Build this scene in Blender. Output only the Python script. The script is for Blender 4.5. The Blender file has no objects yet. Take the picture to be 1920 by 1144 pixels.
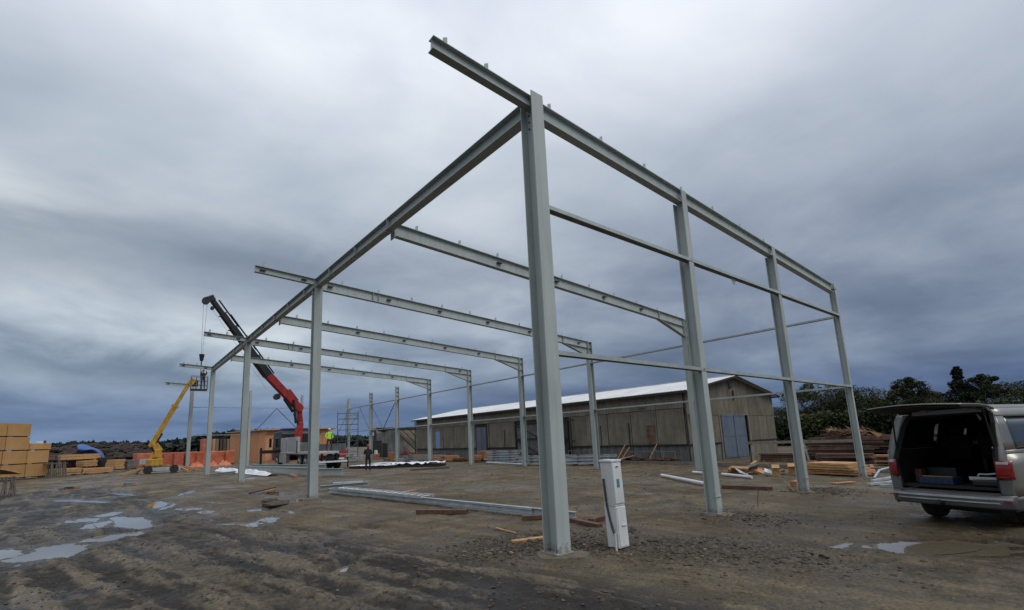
import bpy, bmesh, math, random
import numpy as np
from mathutils import Vector, Matrix
random.seed(7); rng = np.random.default_rng(11)
S = bpy.context.scene; COL = S.collection
PI = math.pi
# ------------------------------------------------------------------ camera
F_PX, PITCH, ROLL, YAW = 899.965, 0.172755, -0.038085, 0.667502
CAM = np.array([-5.086, -5.070, 1.6]); PX, PY = -41.03, 95.05
fw = np.array([math.sin(YAW)*math.cos(PITCH), math.cos(YAW)*math.cos(PITCH), math.sin(PITCH)])
rt = np.array([math.cos(YAW), -math.sin(YAW), 0.0]); up = np.cross(rt, fw)
rt2 = rt*math.cos(ROLL)+up*math.sin(ROLL); up2 = -rt*math.sin(ROLL)+up*math.cos(ROLL)
cd = bpy.data.cameras.new('camera'); co = bpy.data.objects.new('camera', cd); COL.objects.link(co)
cd.sensor_width = 36; cd.sensor_fit = 'HORIZONTAL'; cd.lens = 36*F_PX/1920
cd.shift_x = -PX/1920; cd.shift_y = PY/1920; cd.clip_start = .05; cd.clip_end = 6000
M = Matrix(((rt2[0], up2[0], -fw[0], CAM[0]), (rt2[1], up2[1], -fw[1], CAM[1]), (rt2[2], up2[2], -fw[2], CAM[2]), (0, 0, 0, 1)))
co.matrix_world = M; S.camera = co
S.render.resolution_x = 1024; S.render.resolution_y = 610

# survey helpers: where a sight line meets the ground, a wall plane, or a known distance
def ray(x, y): return fw+rt2*(x-960-PX)/F_PX-up2*(y-572-PY)/F_PX
def G(x, y, z=0.0):
    R = ray(x, y); return CAM+R*(z-CAM[2])/R[2]
def PL(x, y, ax, v):
    R = ray(x, y); return CAM+R*(v-CAM[ax])/R[ax]
def AT(x, D, y=850):
    R = ray(x, y)[:2]; R = R/np.hypot(*R); return np.array([CAM[0]+R[0]*D, CAM[1]+R[1]*D, 0.0])
def ZA(x, y, p):
    R = ray(x, y); b = np.array(p[:2])-CAM[:2]; t = (R[:2]@b)/(R[:2]@R[:2]); return CAM[2]+R[2]*t
# ------------------------------------------------------------------ world, sun, exposure
SUN_EL, SUN_AZ = math.radians(50), math.radians(160)   # azimuth from +y towards +x
W = bpy.data.worlds.new('World'); S.world = W; W.use_nodes = True
nt = W.node_tree; nt.nodes.clear()
def nd(nt, t, **k):
    n = nt.nodes.new(t)
    for a, b in k.items():
        if a == 'inp':
            for i, v in b.items(): n.inputs[i].default_value = v
        else: setattr(n, a, b)
    return n
def lk(nt, a, b): nt.links.new(a, b)
def mth(nt, op, a, b=None, c=None, clamp=False):
    n = nd(nt, 'ShaderNodeMath', operation=op, use_clamp=clamp)
    for i, v in enumerate((a, b, c)):
        if v is None: continue
        if isinstance(v, (int, float)): n.inputs[i].default_value = v
        else: lk(nt, v, n.inputs[i])
    return n.outputs[0]
def ramp(nt, fac, stops, interp='LINEAR'):
    n = nd(nt, 'ShaderNodeValToRGB'); cr = n.color_ramp; cr.interpolation = interp
    while len(cr.elements) > 1: cr.elements.remove(cr.elements[-1])
    for i, (p, c) in enumerate(stops):
        e = cr.elements[0] if i == 0 else cr.elements.new(p)
        e.position = p; e.color = (*c, 1) if len(c) == 3 else c
    lk(nt, fac, n.inputs[0]); return n.outputs[0]
def mixc(nt, f, a, b, bt='MIX'):
    n = nd(nt, 'ShaderNodeMix', data_type='RGBA', blend_type=bt)
    if isinstance(f, (int, float)): n.inputs[0].default_value = f
    else: lk(nt, f, n.inputs[0])
    for s, v in ((6, a), (7, b)):
        if isinstance(v, tuple): n.inputs[s].default_value = (*v, 1)
        else: lk(nt, v, n.inputs[s])
    return n.outputs[2]
tc = nd(nt, 'ShaderNodeTexCoord'); nrm = nd(nt, 'ShaderNodeVectorMath', operation='NORMALIZE'); lk(nt, tc.outputs['Generated'], nrm.inputs[0])
sp = nd(nt, 'ShaderNodeSeparateXYZ'); lk(nt, nrm.outputs[0], sp.inputs[0])
zc = mth(nt, 'MAXIMUM', sp.outputs[2], 0.0)
den = mth(nt, 'ADD', zc, 0.13)
cb = nd(nt, 'ShaderNodeCombineXYZ'); lk(nt, mth(nt, 'DIVIDE', sp.outputs[0], den), cb.inputs[0]); lk(nt, mth(nt, 'DIVIDE', sp.outputs[1], den), cb.inputs[1]); cb.inputs[2].default_value = 4.3
def wnoise(vec, scale, detail, rough, dist=0.0):
    n = nd(nt, 'ShaderNodeTexNoise'); n.inputs['Scale'].default_value = scale; n.inputs['Detail'].default_value = detail
    n.inputs['Roughness'].default_value = rough; n.inputs['Distortion'].default_value = dist; lk(nt, vec, n.inputs['Vector']); return n.outputs[0]
n1 = wnoise(cb.outputs[0], .50, 7, .50, .5)
n2 = wnoise(cb.outputs[0], 1.5, 7, .52, .4)
# general brightness of the overcast by elevation, then the cloud structure
el = mth(nt, 'ARCSINE', zc)
base = ramp(nt, mth(nt, 'DIVIDE', el, PI/2), [(0, (.112, .185, .335)), (.045, (.150, .222, .365)), (.08, (.31, .385, .475)), (.14, (.46, .525, .595)), (.22, (.45, .51, .58)), (.34, (.615, .68, .745)), (.46, (.95, .99, 1.05)), (.6, (1.02, 1.05, 1.10)), (1, (1.0, 1.03, 1.08))])
cl = mth(nt, 'ADD', mth(nt, 'MULTIPLY', n1, .68), mth(nt, 'MULTIPLY', n2, .32))
clr = ramp(nt, cl, [(.33, (.62, .655, .72)), (.43, (.79, .815, .86)), (.51, (1.0, 1.0, 1.0)), (.62, (1.32, 1.28, 1.22))])
cloud = mixc(nt, 1.0, base, clr, 'MULTIPLY')
# flat strata low over the horizon
mpz = nd(nt, 'ShaderNodeMapping'); lk(nt, nrm.outputs[0], mpz.inputs[0]); mpz.inputs['Scale'].default_value = (2.4, 2.4, 6.0); mpz.inputs['Location'].default_value = (3.1, 1.7, .35)
n3 = wnoise(mpz.outputs[0], 1.25, 7, .55, .6)
strat = ramp(nt, n3, [(.36, (.74, .77, .82)), (.48, (.93, .94, .96)), (.55, (1.06, 1.05, 1.04)), (.66, (1.26, 1.23, 1.18))])
lowm = ramp(nt, mth(nt, 'DIVIDE', el, PI/2), [(0, (.35, .35, .35)), (.04, (1, 1, 1)), (.17, (1, 1, 1)), (.28, (.0, .0, .0))])
cloud = mixc(nt, lowm, cloud, mixc(nt, 1.0, cloud, strat, 'MULTIPLY'))
def bank(e0, wd, dirn, a0, a1, dark, jit):
    dn = nd(nt, 'ShaderNodeVectorMath', operation='DOT_PRODUCT'); lk(nt, nrm.outputs[0], dn.inputs[0]); dn.inputs[1].default_value = (dirn[0], dirn[1], 0)
    e_ = mth(nt, 'ADD', el, mth(nt, 'MULTIPLY_ADD', n3, jit, -jit*.5)); q_ = mth(nt, 'DIVIDE', mth(nt, 'SUBTRACT', e_, e0), wd); g_ = mth(nt, 'POWER', 2.718, mth(nt, 'MULTIPLY', mth(nt, 'MULTIPLY', q_, q_), -1.0))
    return mth(nt, 'MULTIPLY', mth(nt, 'MULTIPLY', g_, ramp(nt, dn.outputs['Value'], [(a0, (0, 0, 0)), (a1, (1, 1, 1))])), dark)
cloud = mixc(nt, bank(.345, .055, (-.12, .99), .62, .93, .62, .16), cloud, mixc(nt, 1.0, cloud, (.44, .49, .56), 'MULTIPLY'))
cloud = mixc(nt, bank(.215, .040, (-.02, 1.0), .55, .9, .8, .16), cloud, mixc(nt, 1.0, cloud, (1.30, 1.28, 1.22), 'MULTIPLY'))
cloud = mixc(nt, bank(.135, .022, (-.12, .99), .7, .95, .65, .22), cloud, mixc(nt, 1.0, cloud, (.52, .58, .66), 'MULTIPLY'))
# the deck thickens towards the east (+x)
azn = nd(nt, 'ShaderNodeVectorMath', operation='DOT_PRODUCT'); lk(nt, nrm.outputs[0], azn.inputs[0]); azn.inputs[1].default_value = (.97, .22, 0)
th = ramp(nt, azn.outputs['Value'], [(.10, (1.10, 1.085, 1.06)), (.55, (.93, .94, .96)), (.85, (.72, .74, .80)), (1.0, (.62, .64, .72))])
cloud = mixc(nt, 1.0, cloud, th, 'MULTIPLY')
c10 = mixc(nt, 1.0, cloud, (10, 10, 10), 'MULTIPLY')
sky = nd(nt, 'ShaderNodeTexSky', sky_type='NISHITA'); sky.sun_disc = False; sky.sun_elevation = SUN_EL; sky.sun_rotation = SUN_AZ
mx = mixc(nt, .96, sky.outputs[0], c10)
bg = nd(nt, 'ShaderNodeBackground'); lk(nt, mx, bg.inputs[0]); bg.inputs[1].default_value = 0.1
wo = nd(nt, 'ShaderNodeOutputWorld'); lk(nt, bg.outputs[0], wo.inputs[0])
sd = bpy.data.lights.new('sun', 'SUN'); so = bpy.data.objects.new('sun', sd); COL.objects.link(so)
sd.energy = 1.1; sd.angle = math.radians(25); sd.color = (1, .97, .92)
sv = Vector((math.sin(SUN_AZ)*math.cos(SUN_EL), math.cos(SUN_AZ)*math.cos(SUN_EL), math.sin(SUN_EL)))
so.rotation_euler = sv.to_track_quat('Z', 'Y').to_euler()
S.view_settings.view_transform = 'Standard'; S.view_settings.look = 'None'; S.view_settings.exposure = 0; S.view_settings.gamma = 1
S.view_settings.use_curve_mapping = False

# ------------------------------------------------------------------ materials
def mat(name, c1, c2=None, rough=.6, scale=4, metal=0, bump=0, bscale=30, spec=.5, stretch=(1, 1, 1), c3=None, streak=0, coords='Object', alpha=1, trans=0, ior=1.45, mudz=False):
    m = bpy.data.materials.new(name); m.use_nodes = True; t = m.node_tree; b = t.nodes['Principled BSDF']
    b.inputs['Roughness'].default_value = rough; b.inputs['Metallic'].default_value = metal; b.inputs['Specular IOR Level'].default_value = spec
    if trans: b.inputs['Transmission Weight'].default_value = trans; b.inputs['IOR'].default_value = ior
    tcn = nd(t, 'ShaderNodeTexCoord'); mp = nd(t, 'ShaderNodeMapping'); lk(t, tcn.outputs[coords], mp.inputs[0]); mp.inputs['Scale'].default_value = stretch
    n = nd(t, 'ShaderNodeTexNoise'); n.inputs['Scale'].default_value = scale; n.inputs['Detail'].default_value = 6; n.inputs['Roughness'].default_value = .62; lk(t, mp.outputs[0], n.inputs['Vector'])
    c2 = c2 or tuple(x*.8 for x in c1)
    stops = [(.34, c2), (.6, c1)] if not c3 else [(.3, c2), (.5, c1), (.68, c3)]
    col = ramp(t, n.outputs[0], stops)
    oi = nd(t, 'ShaderNodeObjectInfo')
    var = mth(t, 'MULTIPLY_ADD', oi.outputs['Random'], .16, .92)
    hs = nd(t, 'ShaderNodeHueSaturation'); lk(t, col, hs.inputs['Color']); lk(t, var, hs.inputs['Value']); col = hs.outputs[0]
    if streak:
        mp2 = nd(t, 'ShaderNodeMapping'); lk(t, tcn.outputs[coords], mp2.inputs[0]); mp2.inputs['Scale'].default_value = (5, 5, .35)
        n2_ = nd(t, 'ShaderNodeTexNoise'); n2_.inputs['Scale'].default_value = 1.6; n2_.inputs['Detail'].default_value = 5; lk(t, mp2.outputs[0], n2_.inputs['Vector'])
        st = ramp(t, n2_.outputs[0], [(.38, (1-streak,)*3), (.58, (1, 1, 1))]); col = mixc(t, 1.0, col, st, 'MULTIPLY')
    if mudz:   # dried mud splashed on the lowest part
        gm = nd(t, 'ShaderNodeNewGeometry'); sz = nd(t, 'ShaderNodeSeparateXYZ'); lk(t, gm.outputs['Position'], sz.inputs[0])
        ns = nd(t, 'ShaderNodeTexNoise'); ns.inputs['Scale'].default_value = 22; ns.inputs['Detail'].default_value = 6; ns.inputs['Roughness'].default_value = .7; lk(t, gm.outputs['Position'], ns.inputs['Vector'])
        hz_ = mth(t, 'SUBTRACT', ns.outputs[0], mth(t, 'MULTIPLY_ADD', sz.outputs[2], 1.5, .33)); mk_ = ramp(t, hz_, [(0, (0, 0, 0)), (.12, (.6, .6, .6))])
        col = mixc(t, mk_, col, (.11, .085, .055))
        rz = nd(t, 'ShaderNodeTexNoise'); rz.inputs['Scale'].default_value = 3.1; rz.inputs['Detail'].default_value = 9; rz.inputs['Roughness'].default_value = .75; lk(t, gm.outputs['Position'], rz.inputs['Vector'])
        col = mixc(t, ramp(t, rz.outputs[0], [(.66, (0, 0, 0)), (.72, (.5, .5, .5))]), col, (.13, .11, .09))
    lk(t, col, b.inputs['Base Color'])
    rr = mth(t, 'MULTIPLY_ADD', n.outputs[0], .3, rough-.15, clamp=True); lk(t, rr, b.inputs['Roughness'])
    if bump:
        nb = nd(t, 'ShaderNodeTexNoise'); nb.inputs['Scale'].default_value = bscale; nb.inputs['Detail'].default_value = 5; lk(t, mp.outputs[0], nb.inputs['Vector'])
        bp = nd(t, 'ShaderNodeBump'); bp.inputs['Strength'].default_value = bump; bp.inputs['Distance'].default_value = .02; lk(t, nb.outputs[0], bp.inputs['Height']); lk(t, bp.outputs[0], b.inputs['Normal'])
    return m
MT = dict(
 steel=mat('primed_steel', (.335, .375, .372), (.295, .332, .33), .58, 1.3, stretch=(1, 1, .5), c3=(.365, .40, .395), streak=.10, bump=.10, bscale=50, spec=.3, mudz=True),
 galv=mat('galvanised_steel', (.44, .48, .50), (.28, .32, .35), .4, 3, metal=.35),
 rail=mat('rail_steel', (.36, .40, .39), (.27, .31, .31), .45, 3, metal=.1),
 bolt=mat('bolt_steel', (.05, .055, .06), None, .5),
 plywood=mat('board_face', (.42, .235, .090), (.35, .19, .070), .75, .8, stretch=(1, 1, 1), c3=(.46, .275, .105), bump=.1),
 woodlt=mat('fresh_timber', (.40, .225, .10), (.28, .15, .068), .75, 5, stretch=(1, 1, 5), c3=(.5, .32, .15), bump=.2),
 woodor=mat('orange_timber', (.36, .17, .078), (.24, .11, .05), .75, 5, stretch=(1, 1, 4), bump=.2),
 wooddk=mat('wet_timber', (.085, .040, .022), (.045, .022, .014), .55, 6, stretch=(2, 2, 2), c3=(.13, .066, .036), bump=.3),
 woodold=mat('old_timber', (.10, .055, .036), (.045, .026, .018), .8, 3, c3=(.19, .105, .066), bump=.4),
 greywood=mat('grey_timber', (.17, .155, .13), (.10, .09, .078), .8, 6, bump=.3),
 osb=mat('osb_sheet', (.44, .22, .11), (.40, .165, .07), .8, 9, c3=(.56, .29, .13), bump=.2),
 wrap=mat('orange_film', (.42, .105, .048), (.30, .070, .036), .45, 1.6, c3=(.50, .17, .085), bump=.35, bscale=5),
 brickwrap=mat('brick_in_film', (.36, .085, .05), (.25, .05, .03), .55, 6, c3=(.48, .16, .11), bump=.3, bscale=12),
 wall=mat('weathered_cement_sheet', (.160, .143, .112), (.110, .097, .076), .85, .75, c3=(.205, .186, .150), streak=.26, bump=.2),
 plinth=mat('plinth_sheet', (.115, .120, .118), (.07, .072, .072), .8, 1.5, c3=(.16, .165, .16), streak=.4, bump=.2),
 dark=mat('dark_trim_and_fill', (.018, .017, .016), None, .6),
 roof=mat('pale_metal_roof', (.56, .58, .59), (.47, .485, .50), .4, 1.2, metal=.0),
 bluedoor=mat('blue_grey_door', (.105, .135, .180), (.08, .105, .145), .55, 2, streak=.2),
 bluepane=mat('blue_pane', (.18, .28, .52), None, .4),
 concrete=mat('concrete_pad', (.145, .12, .085), (.075, .06, .042), .85, 5, bump=.4),
 yellow=mat('yellow_paint', (.50, .28, .028), (.33, .18, .02), .45, 2.5, streak=.25),
 red=mat('red_paint', (.33, .018, .014), (.20, .012, .010), .4, 2.5, streak=.25),
 black=mat('black_paint', (.012, .012, .014), (.008, .008, .01), .38, 3),
 rubber=mat('rubber', (.014, .014, .014), (.022, .02, .018), .8, 8, bump=.3),
 greybox=mat('grey_truck_box', (.36, .37, .37), (.28, .29, .29), .45, 2, streak=.15),
 alu=mat('aluminium', (.55, .57, .59), (.42, .44, .46), .32, 4, metal=.5),
 white=mat('white_plastic', (.60, .62, .63), (.52, .54, .55), .45, 2, streak=.06),
 whitefilm=mat('white_film', (.72, .74, .80), (.55, .58, .66), .4, 3, bump=.4, bscale=7),
 bluetarp=mat('blue_tarp', (.014, .075, .30), (.010, .05, .20), .5, 3, bump=.4, bscale=6),
 scrap=mat('rusty_scrap', (.022, .013, .010), (.010, .008, .007), .85, 2, c3=(.045, .021, .014), bump=.6, bscale=10),
 soil=mat('dark_soil', (.045, .036, .027), (.03, .024, .019), .8, 9, c3=(.075, .058, .04), bump=.6, bscale=40),
 stone=mat('stones', (.095, .075, .050), (.05, .039, .027), .75, 7, c3=(.17, .14, .10), bump=.4),
 leaf=mat('broadleaf', (.024, .036, .011), (.011, .018, .007), .7, .3, c3=(.050, .058, .015), spec=.25),
 needle=mat('conifer', (.011, .019, .010), (.007, .012, .007), .75, .3, c3=(.018, .029, .013), spec=.2),
 autumn=mat('turning_leaf', (.046, .048, .012), (.020, .028, .009), .7, .3, c3=(.090, .070, .016), spec=.25),
 bark=mat('bark', (.06, .048, .036), None, .9, 6, bump=.5),
 farwood=mat('far_wood', (.016, .026, .022), (.010, .017, .015), .9, .05, c3=(.024, .034, .024)),
 van=mat('champagne_paint', (.235, .228, .212), (.21, .205, .192), .30, 1, metal=.55),
 vandk=mat('grey_bumper', (.105, .105, .105), None, .45, 3, metal=.2),
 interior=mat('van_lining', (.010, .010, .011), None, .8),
 glass=mat('dark_glass', (.02, .028, .034), None, .06, 1, spec=.8),
 lamp=mat('red_lamp', (.26, .006, .008), (.18, .004, .006), .12, 3, spec=.8),
 lampw=mat('clear_lamp', (.55, .45, .45), None, .12),
 bluecrate=mat('blue_crate', (.008, .028, .085), None, .5),
 navy=mat('navy', (.012, .02, .075), None, .5),
 hiviz=mat('hi_vis_jacket', (.42, .72, .035), (.32, .58, .03), .6, 8),
 trousers=mat('plum_trousers', (.045, .017, .02), None, .85, 9),
 blackcloth=mat('black_clothing', (.012, .012, .013), None, .85, 9),
 skin=mat('skin', (.42, .22, .15), None, .6),
 hoodred=mat('red_hood', (.30, .02, .035), None, .7),
 sticker=mat('blue_sticker', (.085, .20, .29), (.06, .15, .23), .4, 60),
 grass=mat('dry_stalk', (.20, .16, .09), (.11, .09, .05), .8, 9),
 brace=mat('brace_rod', (.10, .115, .12), None, .5, metal=.3),
)
# ------------------------------------------------------------------ mesh builder
OFF = {}
def link(o): COL.objects.link(o); return o
def tag(o, label=None, cat=None, group=None, kind=None):
    if label: o['label'] = label
    if cat: o['category'] = cat
    if group: o['group'] = group
    if kind: o['kind'] = kind
    return o
def thing(name, label, cat, loc=(0, 0, 0), group=None):
    o = link(bpy.data.objects.new(name, None)); o.location = loc; o.empty_display_size = .2
    OFF[o.name] = np.array(loc, float); return tag(o, label, cat, group)
class MB:
    def __init__(s): s.v = []; s.f = []; s.m = []
    def add(s, vs, fs, mi=0):
        k = len(s.v); s.v += [tuple(map(float, p)) for p in vs]; s.f += [tuple(i+k for i in f) for f in fs]; s.m += [mi]*len(fs); return s
    def box(s, c, d, rz=0, mi=0, R=None):
        x, y, z = d[0]/2, d[1]/2, d[2]/2; vs = [(a*x, b*y, e*z) for e in (-1, 1) for b in (-1, 1) for a in (-1, 1)]
        cs, sn = math.cos(rz), math.sin(rz)
        if R is None: vs = [(c[0]+p[0]*cs-p[1]*sn, c[1]+p[0]*sn+p[1]*cs, c[2]+p[2]) for p in vs]
        else: vs = [tuple(np.array(c)+R@np.array(p)) for p in vs]
        return s.add(vs, [(0, 2, 3, 1), (4, 5, 7, 6), (0, 1, 5, 4), (2, 6, 7, 3), (0, 4, 6, 2), (1, 3, 7, 5)], mi)
    def basis(s, p0, p1, upv=(0, 0, 1)):
        p0 = np.array(p0, float); p1 = np.array(p1, float); d = p1-p0; L = np.linalg.norm(d); d = d/L; u = np.array(upv, float)
        if abs(d@u) > .995: u = np.array((0, 1, 0.)) if abs(d[1]) < .9 else np.array((1, 0, 0.))
        a = np.cross(d, u); a /= np.linalg.norm(a); b = np.cross(a, d); return p0, p1, d, L, a, b
    def bar(s, p0, p1, w, h, upv=(0, 0, 1), mi=0, oa=0, ob=0):
        p0, p1, d, L, a, b = s.basis(p0, p1, upv); vs = []
        for p in (p0, p1):
            for i, j in ((-1, -1), (1, -1), (1, 1), (-1, 1)): vs.append(p+a*(i*w/2+oa)+b*(j*h/2+ob))
        return s.add(vs, [(0, 1, 2, 3), (7, 6, 5, 4), (0, 4, 5, 1), (1, 5, 6, 2), (2, 6, 7, 3), (3, 7, 4, 0)], mi)
    def isec(s, p0, p1, bf, h, tf=.014, tw=.01, upv=(0, 0, 1), mi=0):
        s.bar(p0, p1, bf, tf, upv, mi, 0, h/2-tf/2); s.bar(p0, p1, bf, tf, upv, mi, 0, -h/2+tf/2); return s.bar(p0, p1, tw, h-2*tf, upv, mi)
    def tube(s, p0, p1, r, r1=None, n=10, mi=0, cap=True):
        r1 = r if r1 is None else r1; p0, p1, d, L, a, b = s.basis(p0, p1); vs = []
        for p, q in ((p0, r), (p1, r1)):
            for k in range(n): t = 2*PI*k/n; vs.append(p+(a*math.cos(t)+b*math.sin(t))*q)
        fs = [(k, (k+1) % n, n+(k+1) % n, n+k) for k in range(n)]
        if cap: fs += [tuple(range(n-1, -1, -1)), tuple(range(n, 2*n))]
        return s.add(vs, fs, mi)
    def path(s, pts, r, n=8, mi=0):
        for i in range(len(pts)-1): s.tube(pts[i], pts[i+1], r, r, n, mi)
        return s
    def prism(s, poly, fn0, fn1, mi=0):
        n = len(poly); vs = [fn0(p) for p in poly]+[fn1(p) for p in poly]
        return s.add(vs, [tuple(range(n-1, -1, -1)), tuple(range(n, 2*n))]+[(k, (k+1) % n, n+(k+1) % n, n+k) for k in range(n)], mi)
    def ico(s, c, r, sx=1, sy=1, sz=1, jit=.2, mi=0, rn=random):
        t = (1+5**.5)/2; V = [(-1, t, 0), (1, t, 0), (-1, -t, 0), (1, -t, 0), (0, -1, t), (0, 1, t), (0, -1, -t), (0, 1, -t), (t, 0, -1), (t, 0, 1), (-t, 0, -1), (-t, 0, 1)]
        Fc = [(0, 11, 5), (0, 5, 1), (0, 1, 7), (0, 7, 10), (0, 10, 11), (1, 5, 9), (5, 11, 4), (11, 10, 2), (10, 7, 6), (7, 1, 8), (3, 9, 4), (3, 4, 2), (3, 2, 6), (3, 6, 8), (3, 8, 9), (4, 9, 5), (2, 4, 11), (6, 2, 10), (8, 6, 7), (9, 8, 1)]
        q = r/1.9; return s.add([(c[0]+v[0]*q*sx*(1+rn.uniform(-jit, jit)), c[1]+v[1]*q*sy*(1+rn.uniform(-jit, jit)), c[2]+v[2]*q*sz*(1+rn.uniform(-jit, jit))) for v in V], Fc, mi)
    def grid(s, fn, nu, nv, mi=0, thick=0):
        vs = [fn(i/nu, j/nv) for j in range(nv+1) for i in range(nu+1)]
        fs = [(j*(nu+1)+i, j*(nu+1)+i+1, (j+1)*(nu+1)+i+1, (j+1)*(nu+1)+i) for j in range(nv) for i in range(nu)]
        return s.add(vs, fs, mi)
    def build(s, name, mats, parent=None, smooth=False, bevel=0, kind=None, solid=0, label=None):
        if not isinstance(mats, (list, tuple)): mats = [mats]
        off = OFF.get(parent.name, np.zeros(3)) if parent is not None else np.zeros(3)
        me = bpy.data.meshes.new(name); v = np.array(s.v)-off
        me.from_pydata(v.tolist(), [], s.f); me.polygons.foreach_set('material_index', s.m)
        for k in mats: me.materials.append(MT[k] if isinstance(k, str) else k)
        if smooth: me.polygons.foreach_set('use_smooth', [True]*len(me.polygons))
        me.update(); o = link(bpy.data.objects.new(name, me)); OFF[o.name] = off
        if parent is not None: o.parent = parent
        if bevel:
            b = o.modifiers.new('b', 'BEVEL'); b.width = bevel; b.segments = 2; b.limit_method = 'ANGLE'; b.angle_limit = .7
        if solid:
            b = o.modifiers.new('s', 'SOLIDIFY'); b.thickness = solid; b.offset = 0
        if kind: o['kind'] = kind
        if label: o['label'] = label
        return o
def single(mb, name, mats, label, cat, group=None, **k):
    """a thing that is one mesh: origin at the centre of its base"""
    v = np.array(mb.v); c = np.array([v[:, 0].mean(), v[:, 1].mean(), v[:, 2].min()]); mb.v = (v-c).tolist()
    o = mb.build(name, mats, None, **k); o.location = c; OFF[o.name] = c; return tag(o, label, cat, group)
def root_c(*pts):
    a = np.array(pts, float); return (a[:, 0].mean(), a[:, 1].mean(), 0.0)

# ------------------------------------------------------------------ ground
def vnoise(x, y, seed):
    r = np.random.default_rng(seed); T = r.random((256, 256)); xi = np.floor(x).astype(int); yi = np.floor(y).astype(int)
    fx = x-xi; fy = y-yi; fx = fx*fx*(3-2*fx); fy = fy*fy*(3-2*fy); a = T[xi % 256, yi % 256]; b = T[(xi+1) % 256, yi % 256]
    c = T[xi % 256, (yi+1) % 256]; d = T[(xi+1) % 256, (yi+1) % 256]; return (a*(1-fx)+b*fx)*(1-fy)+(c*(1-fx)+d*fx)*fy
def fbm(x, y, sc, seed, o=4, g=.5):
    s = np.zeros_like(x); a = 1; t = 0
    for k in range(o): s += a*vnoise(x*sc*2**k+17*k, y*sc*2**k+31*k, seed+k); t += a; a *= g
    return s/t-.5
# (x, y, radius across, radius along, angle, depth)
PUD = []
def pud(px, py, rx, ry, ang=0, dep=.075): p = G(px, py); PUD.append((p[0], p[1], rx, ry, ang, dep))
pud(95, 1027, .9, .5, math.radians(78)); pud(-40, 1040, .65, .4, math.radians(75)); pud(243, 975, .36, 1.3, math.radians(8), .09); pud(215, 1000, .4, .4, 0)
pud(510, 968, .16, .38, math.radians(-30), .06); pud(562, 1027, .09, .16, .4, .05); pud(635, 1018, .08, .20, -.9, .05); pud(640, 1060, .10, .26, -.8, .05)
pud(165, 937, .28, 1.1, .4, .06); pud(310, 945, .22, .9, -.2, .06); pud(430, 965, .12, .3, 0, .05); pud(690, 987, .10, .2, 0, .045)
pud(240, 905, .5, 1.5, 0, .06); pud(400, 938, .2, .8, .3, .05); pud(120, 960, .25, .7, 1.0, .055)
pud(470, 985, .08, .15, .4, .045); pud(660, 988, .07, .16, .2, .045); pud(90, 980, .3, .25, 1.1, .05)
pud(1650, 1002, .30, .78, math.radians(50), .09);  pud(1590, 1033, .12, .3, .7, .05)
rq = random.Random(21)
for _ in range(18):
    px = rq.uniform(120, 600); py = rq.uniform(905, 985); p_ = G(px, py); dq = math.hypot(p_[0]-CAM[0], p_[1]-CAM[1])
    PUD.append((p_[0], p_[1], .10+.014*dq*rq.uniform(.3, 1), .22+.05*dq*rq.uniform(.3, 1), rq.uniform(-.5, .5), .05))
pud(1790, 1003, .48, .85, math.radians(50), .08)
WATER = -.070
PADS = []      # levelled pads round column feet, filled before the ground is made
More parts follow.
